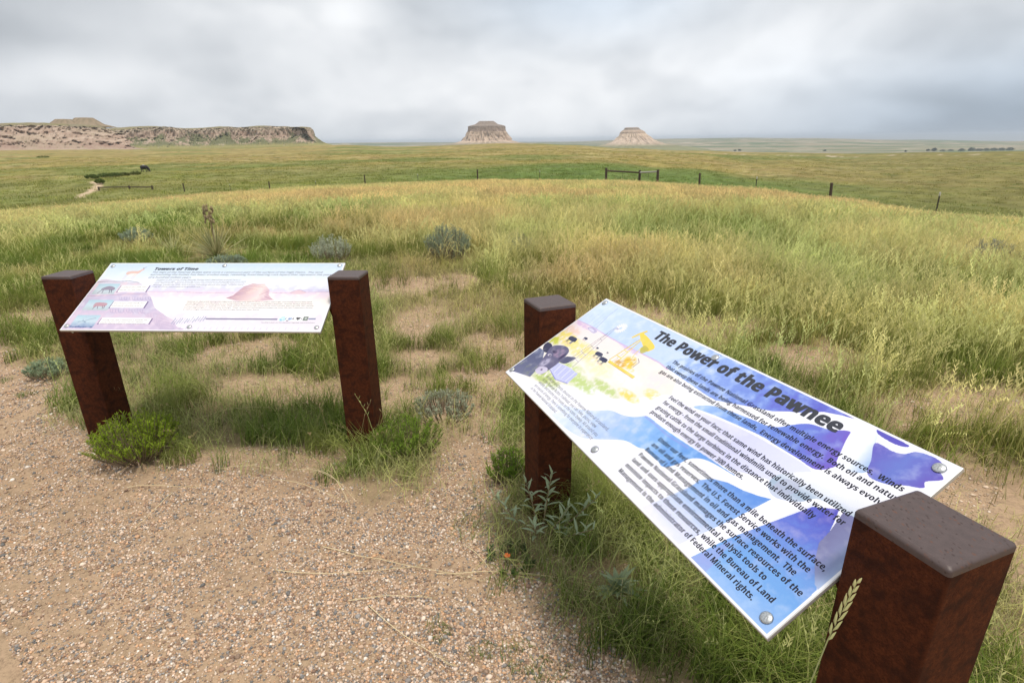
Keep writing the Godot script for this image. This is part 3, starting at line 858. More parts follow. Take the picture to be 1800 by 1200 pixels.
# ---------------------------------------------------------------- grasses
func blade(m: MB, o: Vector3, yaw: float, len: float, wid: float, lean: float, c0: Color, c1: Color, segs := 3) -> void:
	var dir := Vector3(sin(yaw), 0, cos(yaw))
	var side := Vector3(cos(yaw), 0, -sin(yaw))
	var tw := rng.randf_range(-0.9, 0.9)
	side = (side * cos(tw) + dir * sin(tw)).normalized()
	var pts := []
	var ws := []
	for i in segs + 1:
		var t := float(i) / segs
		var bend := lean * t * t
		pts.append(o + (dir * sin(bend) + Vector3.UP * cos(bend * 0.9)) * len * t)
		ws.append(wid * (1.0 - t * t * 0.92))
	m.ribbon(pts, ws, side, c0, c1)

func stalk(m: MB, o: Vector3, yaw: float, len: float, wid: float, lean: float, c0: Color, c1: Color, ears := 7) -> void:
	var dir := Vector3(sin(yaw), 0, cos(yaw))
	var side := Vector3(cos(yaw), 0, -sin(yaw))
	var pts := []
	var ws := []
	for i in 5:
		var t := i / 4.0
		var bend := lean * t * t
		pts.append(o + (dir * sin(bend) + Vector3.UP * cos(bend * 0.85)) * len * t)
		ws.append(wid * (1.0 - 0.45 * t))
	m.ribbon(pts, ws, side, c0, c1)
	for k in ears:
		var t := 0.74 + 0.26 * k / maxf(ears - 1, 1)
		var bend := lean * t * t
		var b := o + (dir * sin(bend) + Vector3.UP * cos(bend * 0.85)) * len * t
		var out := (side * (1.0 if k % 2 else -1.0) * 0.5 + dir * rng.randf_range(-0.3, 0.5) + Vector3.UP).normalized()
		var l := len * 0.045 + 0.006
		m.ribbon([b, b + out * l * 0.5, b + out * l], [wid * 0.8, wid * 2.5, wid * 0.4], side, c1, c1 * 1.06)

func tuft(kind: String, fat: float) -> ArrayMesh:
	var m := MB.new()
	var gr := [Color(0.19, 0.255, 0.042), Color(0.25, 0.295, 0.055), Color(0.14, 0.215, 0.042)]
	var dry := Color(0.64, 0.53, 0.26)
	var pale := Color(0.80, 0.69, 0.40)
	var root := Color(0.20, 0.165, 0.07)
	match kind:
		"green":
			for i in 26:
				var o := Vector3(rng.randf_range(-1, 1), 0, rng.randf_range(-1, 1)) * 0.055
				var c: Color = gr[i % 3]
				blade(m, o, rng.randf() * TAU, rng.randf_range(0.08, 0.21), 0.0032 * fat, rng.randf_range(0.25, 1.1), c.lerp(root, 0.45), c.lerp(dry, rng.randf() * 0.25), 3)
		"mixed":
			for i in 18:
				var o := Vector3(rng.randf_range(-1, 1), 0, rng.randf_range(-1, 1)) * 0.07
				var c: Color = gr[i % 3]
				c = c.lerp(dry, rng.randf() * 0.75)
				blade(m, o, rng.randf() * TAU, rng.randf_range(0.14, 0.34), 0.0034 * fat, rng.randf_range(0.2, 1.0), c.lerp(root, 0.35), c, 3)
			for i in 3:
				stalk(m, Vector3(rng.randf_range(-1, 1), 0, rng.randf_range(-1, 1)) * 0.05, rng.randf() * TAU, rng.randf_range(0.3, 0.45), 0.0024 * fat, rng.randf_range(0.15, 0.7), gr[1].lerp(dry, 0.6), pale, 6)
		"tall":
			for i in 6:
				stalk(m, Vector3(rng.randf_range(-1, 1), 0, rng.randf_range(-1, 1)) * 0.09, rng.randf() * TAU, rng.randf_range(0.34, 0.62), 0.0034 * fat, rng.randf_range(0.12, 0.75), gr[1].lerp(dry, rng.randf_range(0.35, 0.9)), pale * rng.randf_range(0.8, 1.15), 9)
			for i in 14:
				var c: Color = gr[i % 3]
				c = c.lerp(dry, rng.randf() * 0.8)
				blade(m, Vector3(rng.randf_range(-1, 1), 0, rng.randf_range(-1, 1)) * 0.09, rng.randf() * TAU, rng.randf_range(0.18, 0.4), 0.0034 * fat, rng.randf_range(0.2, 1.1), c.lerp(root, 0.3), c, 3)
		"thatch":
			for i in 12:
				var o := Vector3(rng.randf_range(-1, 1), 0.012, rng.randf_range(-1, 1)) * 0.10
				o.y = rng.randf_range(0.004, 0.03)
				var c := dry.lerp(Color(0.30, 0.24, 0.17), rng.randf())
				blade(m, o, rng.randf() * TAU, rng.randf_range(0.07, 0.22), 0.0026 * fat, rng.randf_range(1.45, 1.75), c * 0.9, c, 3)
		"sward":
			for i in 22:
				var o := Vector3(rng.randf_range(-1, 1), 0, rng.randf_range(-1, 1)) * 0.5
				var c: Color = gr[i % 3]
				c = c.lerp(dry, rng.randf() * 0.7)
				blade(m, o, rng.randf() * TAU, rng.randf_range(0.14, 0.36), 0.03 * fat, rng.randf_range(0.2, 1.0), c, c, 2)
	return m.done()

func tall_start(az: float) -> float:
	return lin([[-45.0, 18.0], [-30.0, 15.0], [-18.0, 12.0], [-8.0, 8.4], [0.0, 6.8], [10.0, 6.2], [20.0, 5.1], [30.0, 4.4], [42.0, 3.9]], az)

func far_left(az: float, d: float) -> bool:
	return az < -8.0 and d > 6.0

func near_sign(q: Vector3) -> bool:               # inside a post
	for w in [[-1.5168, -2.7299, -0.065], [0.4048, -1.4061, -1.2051]]:
		for s in [-0.722, 0.722]:
			var cx: float = w[0] + cos(w[2]) * s
			var cz: float = w[1] - sin(w[2]) * s
			if Vector2(q.x - cx, q.z - cz).length() < 0.10:
				return true
	return false

func sow_grass(leaf: Material) -> void:
	var spots := [[-4.42, -8.35, 0.55], [-4.25, -7.9, 0.4], [-5.4, -8.9, 0.35], [-0.87, -7.75, 0.28], [-2.55, -7.9, 0.22], [-0.42, -3.02, 0.16], [-1.98, -2.58, 0.16], [-3.75, -7.3, 0.2], [0.10, -1.91, 0.08], [0.37, -1.60, 0.12]]
	var kinds := {"green": [], "mixed": [], "tall": [], "thatch": [], "green_far": [], "mixed_far": [], "tall_far": []}
	var tints := {}
	for k in kinds.keys():
		tints[k] = []
	var N := 118000
	for i in N:
		var u := rng.randf()
		var d := pow(pow(1.35, 0.75) + u * (pow(50.0, 0.75) - pow(1.35, 0.75)), 1.0 / 0.75)
		var az := rng.randf_range(-51.0, 51.0)
		var q := polar(az, d)
		var keep := 1.0
		var strewn := false
		if d < 11.0:
			var pd := pad(q.x, q.z)
			var br := bare(q.x, q.z)
			keep = (1.0 - pd) * (1.0 - br * 0.80)
			strewn = br > 0.3
			if keep < 0.06:
				continue
			if rng.randf() > keep * lerpf(0.85, 1.0, ss(4.0, 8.0, d)):
				continue
			if near_sign(q):
				continue
		var T := ss(-1.6, 1.6, (d - tall_start(az)) / (0.16 * tall_start(az) + 0.3) + n2.get_noise_2d(q.x * 2.5, q.z * 2.5) * 1.8)
		var a := n1.get_noise_2d(q.x * 2.2, q.z * 2.2)
		var b := n2.get_noise_2d(q.x * 6.0 + 30.0, q.z * 6.0)
		var patchy := n3.get_noise_2d(q.x * 2.6, q.z * 2.6)
		var crest := ss(13.0, 21.0, d)
		var r := rng.randf()
		var kind := "mixed"
		var spot := false
		for e in spots:
			if Vector2(q.x - e[0], q.z - e[1]).length_squared() < e[2] * e[2]:
				spot = true
		if spot:
			continue
		# turf grows in cushions of a hand's width with earth and gaps between them
		var cushion := n3.get_noise_2d(q.x * 11.0 - 50.0, q.z * 11.0)
		if d < 7.5 and cushion < lerpf(-0.10, -0.45, ss(3.5, 7.5, d)) and rng.randf() < 0.85:
			kind = "thatch" if rng.randf() < 0.35 else ""
			if kind == "":
				continue
		if d < tall_start(az) * 1.1 and patchy < -0.06 and rng.randf() < 0.75:
			kind = "thatch" if rng.randf() < 0.72 else ""
		elif r < T * (0.66 + 0.25 * crest) * (1.0 - 0.85 * ss(0.06, 0.26, a - 0.22 * crest)):
			kind = "tall"
		elif r < 0.30 and d < 9.0:
			kind = "thatch"
		elif rng.randf() < (0.66 + 0.9 * a) * (1.0 - 0.3 * T):
			kind = "green"
		if strewn and kind != "" and rng.randf() < 0.7:
			kind = "thatch"
		if kind == "":
			continue
		var sc := rng.randf_range(0.65, 1.2)
		if kind == "tall":
			sc *= 0.76 - 0.14 * crest
		if kind == "green" and far_left(az, d):
			sc *= 1.35
		if kind == "green":
			sc *= 0.85 + 0.35 * clampf(patchy + 0.2, -0.5, 1.0)
		if kind == "mixed":
			sc *= 0.72 + 0.28 * T
		var far := d > 13.0
		if far and kind == "thatch":
			kind = "mixed"
		var bs := Basis(Vector3.UP, rng.randf() * TAU).rotated(Vector3(rng.randf_range(-1, 1), 0, rng.randf_range(-1, 1)).normalized(), rng.randf() * 0.16)
		# a steady breeze leans everything a little to the right
		bs = bs.rotated(Vector3(0, 0, 1), -0.10 * (1.0 if kind != "thatch" else 0.2))
		var key := kind + ("_far" if far else "")
		kinds[key].append(Transform3D(bs.scaled(Vector3.ONE * sc), Vector3(q.x, ground(q.x, q.z) - 0.008, q.z)))
		var dryness := clampf(0.52 + 0.3 * crest - a * 1.0 + b * 0.5 - 0.22 * (1.0 - T), 0.0, 1.0)
		var t := Color(0.74, 0.97, 0.66).lerp(Color(1.12, 1.03, 0.88), dryness)
		var v := rng.randf_range(0.70, 1.22) * (1.0 + 0.35 * n3.get_noise_2d(q.x * 3.5 + 9.0, q.z * 3.5))
		if a < -0.22 or kind == "green":
			v *= 0.86
		tints[key].append(Color(t.r * v, t.g * v, t.b * v))
	var names := {"green": ["short_grass", "short green grass tufts between the signs and the fence", 5], "mixed": ["mixed_grass", "yellowing mixed grass covering the hill", 5], "tall": ["tall_grass", "tall straw coloured seed grass on the hilltop", 6], "thatch": ["grass_litter", "dry broken grass lying on the bare soil", 4]}
	for k in names.keys():
		var holder := stuff(names[k][0], names[k][1], "grass")
		for suffix in ["", "_far"]:
			if not kinds.has(k + suffix):
				continue
			var nv: int = names[k][2]
			for vnt in nv:
				var w := []
				var c := []
				var src: Array = kinds[k + suffix]
				for i in range(vnt, src.size(), nv):
					w.append(src[i]); c.append(tints[k + suffix][i])
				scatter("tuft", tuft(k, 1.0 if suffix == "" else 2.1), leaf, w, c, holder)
	# the meadow past the fence
	var where := []
	var tint := []
	for i in 34000:
		var d := pow(pow(44.0, 0.5) + rng.randf() * (pow(330.0, 0.5) - pow(44.0, 0.5)), 2.0)
		var az := rng.randf_range(-46.0, 47.0)
		var q := polar(az, d)
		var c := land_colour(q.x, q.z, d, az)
		if c.r > 0.42:
			continue
		var sc := rng.randf_range(0.5, 1.3) if rng.randf() < 0.94 else rng.randf_range(1.4, 2.2)
		where.append(Transform3D(Basis(Vector3.UP, rng.randf() * TAU).scaled(Vector3(sc, sc * 0.75, sc)), Vector3(q.x, ground(q.x, q.z) - 0.03, q.z)))
		var v := rng.randf_range(0.8, 1.25)
		var k := 1.0 / 0.17
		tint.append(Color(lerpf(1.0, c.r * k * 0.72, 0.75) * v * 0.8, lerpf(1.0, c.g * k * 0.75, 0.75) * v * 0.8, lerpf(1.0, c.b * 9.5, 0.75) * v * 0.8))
	var mh := stuff("meadow_grass", "low grass of the meadow beyond the wire fence", "grass")
	for vnt in 4:
		var w := []
		var c := []
		for i in range(vnt, where.size(), 4):
			w.append(where[i]); c.append(tint[i])
		scatter("tuft", tuft("sward", 1.0), leaf, w, c, mh)

func pebble(seed_: int) -> ArrayMesh:
	var m := MB.new()
	rng.seed = seed_
	var f := FastNoiseLite.new(); f.seed = seed_; f.frequency = 0.9
	var W := 7
	var H := 5
	for j in H:
		var la := PI * (float(j) / (H - 1) - 0.5)
		for i in W:
			var lo := TAU * i / W + j * 0.4
			var d := Vector3(cos(la) * cos(lo), sin(la), cos(la) * sin(lo))
			var r := 1.0 + 0.42 * f.get_noise_3dv(d * 1.4) + 0.1 * rng.randf_range(-1, 1)
			m.p(d * r * Vector3(0.5, 0.32, 0.42))
	m.grid(W, H, 0, true)
	return m.done()

func spread_gravel(stone: Material) -> void:
	var holder := stuff("gravel", "pinkish crushed gravel loose on the path in front of the signs", "gravel")
	var cols := [Color(0.50, 0.355, 0.25), Color(0.56, 0.40, 0.285), Color(0.55, 0.44, 0.34), Color(0.30, 0.21, 0.15), Color(0.64, 0.52, 0.42), Color(0.15, 0.145, 0.14), Color(0.28, 0.26, 0.245), Color(0.54, 0.33, 0.19), Color(0.26, 0.165, 0.115), Color(0.74, 0.68, 0.61)]
	var W := []
	var T := []
	for k in 8:
		W.append([]); T.append([])
	rng.seed = 900
	for i in 500000:
		var d := pow(pow(1.05, 0.6) + rng.randf() * (pow(9.0, 0.6) - pow(1.05, 0.6)), 1.0 / 0.6)
		var az := rng.randf_range(-50.0, 46.0)
		var q := polar(az, d)
		var den := n2.get_noise_2d(q.x * 22.0, q.z * 22.0) + 0.6 * n3.get_noise_2d(q.x * 8.0, q.z * 8.0)
		var pd := 0.0
		if rng.randf() < 0.25 and d > 2.2 and den < -0.2:
			continue
		pd = pad(q.x, q.z)
		var on := pd
		if pd < 0.4:
			on = bare(q.x, q.z) * 0.30 + 0.04
		else:
			on = pd * clampf(0.92 + den * 1.2, 0.35, 1.0)
		if rng.randf() > on:
			continue
		var r := rng.randf()
		var sz := 0.0034 + 0.0062 * r * r + (0.010 * rng.randf() if rng.randf() < 0.035 else 0.0)
		if rng.randf() < (0.0012 if pd > 0.4 else 0.02):
			sz *= 2.0
		sz *= 1.0 + 0.35 * ss(2.5, 6.0, d)
		var c: Color = cols[rng.randi() % 9 if rng.randf() < 0.97 else 9]
		if pd < 0.4:
			c = c.lerp(Color(0.52, 0.40, 0.29), 0.5)
		var v := rng.randf_range(0.8, 1.2)
		var k := rng.randi() % 8
		var bs := Basis(Vector3.UP, rng.randf() * TAU).rotated(Vector3(1, 0, 0), rng.randf_range(-0.5, 0.5)).scaled(Vector3(sz, sz, sz) * 1.25)
		W[k].append(Transform3D(bs, Vector3(q.x, ground(q.x, q.z) + sz * 0.14, q.z)))
		T[k].append(Color(c.r * v, c.g * v, c.b * v))
	for k in 8:
		scatter("stones", pebble(50 + k), stone, W[k], T[k], holder)

# ---------------------------------------------------------------- plants one can point at
func at_ground(x: float, z: float) -> Vector3:
	return Vector3(x, ground(x, z), z)

func clump(label: String, at: Vector3, r: float, h: float, n: int, c: Color, dryk := 0.25, called := "grass_clump") -> void:
	var t := thing(called, label, "grass clump", at, rng.randf() * TAU, "single grass clumps on bare ground")
	var m := MB.new()
	for i in n:
		var a := rng.randf() * TAU
		var rr := r * sqrt(rng.randf())
		var o := Vector3(cos(a) * rr, 0, sin(a) * rr * 0.8)
		var cc := c.lerp(Color(0.38, 0.32, 0.15), rng.randf() * dryk)
		var v := rng.randf_range(0.8, 1.2)
		cc = Color(cc.r * v, cc.g * v, cc.b * v)
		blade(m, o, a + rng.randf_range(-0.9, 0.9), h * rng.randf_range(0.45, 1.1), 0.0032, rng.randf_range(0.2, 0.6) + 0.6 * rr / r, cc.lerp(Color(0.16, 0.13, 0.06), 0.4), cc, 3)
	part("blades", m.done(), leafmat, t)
	var s := MB.new()
	for i in maxi(3, n / 40):
		stalk(s, Vector3(rng.randf_range(-1, 1) * r * 0.7, 0, rng.randf_range(-1, 1) * r * 0.6), rng.randf() * TAU, h * rng.randf_range(1.0, 1.6), 0.0022, rng.randf_range(0.2, 0.8), c.lerp(Color(0.4, 0.33, 0.16), 0.5), Color(0.40, 0.33, 0.17), 6)
	part("seed_stalks", s.done(), leafmat, t)

var leafmat: Material
var woodmat: Material

# a bush of upright twigs, each set with small narrow leaves
func bush(called: String, label: String, at: Vector3, r: float, h: float, twigs: int, leaves: int, ll: float, lw: float, c: Color, spread: float, cv := 0.15, group := "") -> Node3D:
	var t := thing(called, label, "bush", at, rng.randf() * TAU, group)
	var w := MB.new()
	var f := MB.new()
	w.col = Color(0.20, 0.15, 0.10)
	for i in twigs:
		var a := rng.randf() * TAU
		var rr := sqrt(rng.randf())
		var tip := Vector3(cos(a) * r * rr, h * (1.0 - 0.45 * rr * rr) * rng.randf_range(0.75, 1.08), sin(a) * r * rr)
		var o := Vector3(cos(a) * r * rr * spread, -0.01, sin(a) * r * rr * spread)
		var mid := o.lerp(tip, 0.5) + Vector3(cos(a), 0.3, sin(a)) * r * 0.10
		w.col = Color(0.20, 0.15, 0.10)
		w.tube([o, mid, tip], [0.0035, 0.0025, 0.0012], 4, false)
		for k in leaves:
			var u := 0.22 + 0.78 * sqrt(rng.randf())
			var b := o.lerp(mid, u * 2.0) if u < 0.5 else mid.lerp(tip, u * 2.0 - 1.0)
			var ya := rng.randf() * TAU
			var dir := (Vector3(cos(ya), rng.randf_range(0.5, 1.6), sin(ya))).normalized()
			var side := dir.cross(Vector3(rng.randf_range(-1, 1), 0.4, rng.randf_range(-1, 1))).normalized()
			var v := rng.randf_range(1.0 - cv, 1.0 + cv)
			var cc := Color(c.r * v, c.g * v, c.b * v)
			var l := ll * rng.randf_range(0.6, 1.2)
			f.ribbon([b, b + dir * l * 0.5, b + dir * l], [lw * 0.5, lw, lw * 0.15], side, cc * 0.9, cc)
	part("twigs", w.done(), woodmat, t)
	part("foliage", f.done(), leafmat, t)
	return t

func long_leaf(l: float, w: float, curl: float, c0: Color, c1: Color) -> ArrayMesh:   # lengthwise +z, folded along the rib
	var m := MB.new()
	var S := 6
	for j in S + 1:
		var u := float(j) / S
		var wd := w * sin(PI * pow(clampf(u, 0.02, 0.985), 0.8)) * 0.5 + 0.0006
		var y := sin(u * 1.3) * curl * l * 0.4 - curl * u * u * l * 0.55
		var c := c0.lerp(c1, u)
		m.col = c
		m.p(Vector3(-wd, y + wd * 0.35, u * l)); m.col = c * 1.12; m.p(Vector3(0, y, u * l)); m.col = c; m.p(Vector3(wd, y + wd * 0.35, u * l))
	m.grid(3, S + 1, 0)
	return m.done()

func leafy_herb(label: String, at: Vector3) -> void:    # sprays of narrow grey green leaves
	var t := thing("leafy_herb", label, "plant", at)
	var kinds := []
	for k in 6:
		kinds.append(long_leaf(rng.randf_range(0.045, 0.068), rng.randf_range(0.010, 0.014), rng.randf_range(0.2, 0.7), Color(0.27, 0.34, 0.21), Color(0.36, 0.44, 0.29)))
	var stems := [[0.02, -0.02, 0.30, 0.03, 0.02], [-0.06, 0.0, 0.24, -0.12, 0.05], [0.05, 0.03, 0.20, 0.06, 0.05], [0.10, 0.0, 0.21, 0.14, 0.02], [-0.01, 0.05, 0.17, -0.02, 0.09], [0.0, -0.04, 0.22, -0.05, -0.02], [0.08, 0.05, 0.15, 0.12, 0.10]]
	for s in stems:
		var a := Vector3(s[0] * 0.5, -0.01, s[1] * 0.5)
		var b := Vector3(s[0] + s[3] * 0.5, s[2] * 0.6, s[1] + s[4] * 0.5)
		var c := Vector3(s[0] + s[3], s[2], s[1] + s[4])
		var m := MB.new()
		m.col = Color(0.26, 0.20, 0.12)
		m.tube([a, b, c], [0.0028, 0.0022, 0.0012], 6)
		part("stem", m.done(), woodmat, t)
		var n := int(s[2] * 62)
		for k in n:
			var u := 0.28 + 0.72 * k / (n - 1.0)
			var q := a.lerp(b, u * 2.0) if u < 0.5 else b.lerp(c, u * 2.0 - 1.0)
			var ya: float = k * 2.4 + s[0] * 30.0
			var o := part("leaf", kinds[k % 6], leafmat, t)
			var up := lerpf(-0.25, -1.05, u * u) + rng.randf_range(-0.2, 0.2)
			o.transform = Transform3D(Basis(Vector3.UP, ya) * Basis(Vector3.RIGHT, up), q)
			o.scale = Vector3.ONE * lerpf(1.15, 0.6, u * u)

func rosette(label: String, at: Vector3) -> void:
	var t := thing("rosette_plant", label, "plant", at)
	var kinds := []
	for k in 5:
		kinds.append(long_leaf(rng.randf_range(0.10, 0.13), rng.randf_range(0.020, 0.026), rng.randf_range(0.3, 0.8), Color(0.22, 0.28, 0.16), Color(0.30, 0.37, 0.24)))
	for k in 24:
		var o := part("leaf", kinds[k % 5], leafmat, t)
		var lift := -1.1 if k < 9 else -0.45
		o.transform = Transform3D(Basis(Vector3.UP, k * 2.4) * Basis(Vector3.RIGHT, lift + rng.randf_range(-0.2, 0.25)), Vector3(0, 0.006, 0))
		o.scale = Vector3.ONE * rng.randf_range(0.7, 1.05)

func yucca(label: String, at: Vector3, sc: float, n: int, pods: bool) -> void:
	var t := thing("yucca", label, "plant", at, 0.3, "spiky yucca plants in the grass")
	var m := MB.new()
	for k in n:
		var ya := rng.randf() * TAU
		var el := asin(rng.randf_range(0.08, 0.97))
		var d := Vector3(cos(ya) * cos(el), sin(el), sin(ya) * cos(el))
		var side := d.cross(Vector3.UP).normalized()
		var l := sc * rng.randf_range(0.75, 1.1)
		var c := Color(0.30, 0.32, 0.15).lerp(Color(0.66, 0.57, 0.34), rng.randf() * 0.55)
		m.ribbon([d * 0.02, d * l * 0.5 + Vector3.UP * 0.01, d * l - Vector3.UP * 0.02], [0.024 * sc, 0.022 * sc + 0.003, 0.002], side, c * 0.8, c)
	part("spiky_leaves", m.done(), leafmat, t)
	if pods:
		var s := MB.new()
		s.col = Color(0.30, 0.22, 0.13)
		s.tube([Vector3(0, 0, 0), Vector3(0.01, sc * 0.8, 0), Vector3(0.0, sc * 1.25, 0.02)], [0.012, 0.010, 0.006], 6)
		part("flower_stalk", s.done(), woodmat, t)
		var q := MB.new()
		for k in 34:
			q.col = Color(0.34, 0.27, 0.14).lerp(Color(0.20, 0.15, 0.09), rng.randf())
			var a := rng.randf() * TAU
			var b := Vector3(cos(a) * 0.075 * sc * 1.4, sc * rng.randf_range(0.88, 1.28), sin(a) * 0.075 * sc * 1.4)
			q.tube([b - Vector3(0, 0.03, 0), b - Vector3(0, 0.012, 0), b + Vector3(0, 0.012, 0), b + Vector3(0, 0.028, 0)], [0.004, 0.015, 0.014, 0.002], 6)
		part("seed_pods", q.done(), woodmat, t)

func dry_stem(label: String, a: Vector2, b: Vector2, h: float, w := 0.0032, tops := true) -> void:   # a fallen or arching straw from a to b on the ground
	var pa := at_ground(a.x, a.y)
	var t := thing("dry_stem", label, "dry grass stem", pa, 0.0, "single dry stems")
	var pts := []
	var rad := []
	var d := b - a
	var nrm := Vector2(-d.y, d.x) * rng.randf_range(-0.06, 0.06)
	for k in 9:
		var u := k / 8.0
		var q := a.lerp(b, u) + nrm * sin(u * PI)
		pts.append(Vector3(q.x, ground(q.x, q.y) + 0.008 + h * sin(u * PI * 0.8), q.y) - pa)
		rad.append(w * 0.5 * (1.0 - 0.55 * u))
	var m := MB.new()
	m.col = Color(0.66, 0.55, 0.34)
	m.tube(pts, rad, 5)
	part("stem", m.done(), woodmat, t)
	if tops:
		var e := MB.new()
		for k in 8:
			var q: Vector3 = pts[8].lerp(pts[6], k / 8.0)
			var o: Vector3 = (pts[8] - pts[7]).normalized() + Vector3(rng.randf_range(-0.5, 0.5), rng.randf_range(0, 0.3), rng.randf_range(-0.5, 0.5))
			e.ribbon([q, q + o * 0.010, q + o * 0.022], [0.001, 0.0032, 0.0006], Vector3.UP.cross(o).normalized(), Color(0.48, 0.38, 0.22), Color(0.52, 0.43, 0.27))
		part("seed_head", e.done(), leafmat, t)

# ---------------------------------------------------------------- bluffs and buttes
const LEFT_TOP := [[-50.0, 0.031], [-40.2, 0.0302], [-37.5, 0.0314], [-34.4, 0.0286], [-33.6, 0.0246], [-33.0, 0.0205], [-32.2, 0.0140], [-31.4, 0.0085]]
const LEFT_PATH := [[-50.0, 860.0], [-46.0, 850.0], [-42.5, 862.0], [-40.5, 838.0], [-38.5, 860.0], [-36.5, 846.0], [-34.5, 858.0], [-32.6, 850.0], [-31.2, 866.0], [-30.6, 900.0], [-30.9, 960.0], [-31.8, 1060.0]]
const RIGHT_TOP := [[-36.0, 0.0225], [-33.2, 0.0232], [-31.8, 0.0258], [-29.8, 0.0276], [-28.4, 0.0250], [-28.0, 0.0229], [-27.6, 0.0243], [-25.1, 0.0270], [-23.8, 0.0257], [-21.5, 0.0279], [-19.6, 0.0264], [-18.1, 0.0250], [-17.0, 0.0240]]
const RIGHT_PATH := [[-36.0, 1080.0], [-33.0, 1060.0], [-31.0, 1050.0], [-29.0, 1026.0], [-27.6, 1052.0], [-25.8, 1020.0], [-24.2, 1052.0], [-22.6, 1018.0], [-21.0, 1044.0], [-19.6, 1010.0], [-18.2, 1004.0], [-16.9, 1024.0], [-16.3, 1080.0], [-16.4, 1180.0], [-17.0, 1400.0]]

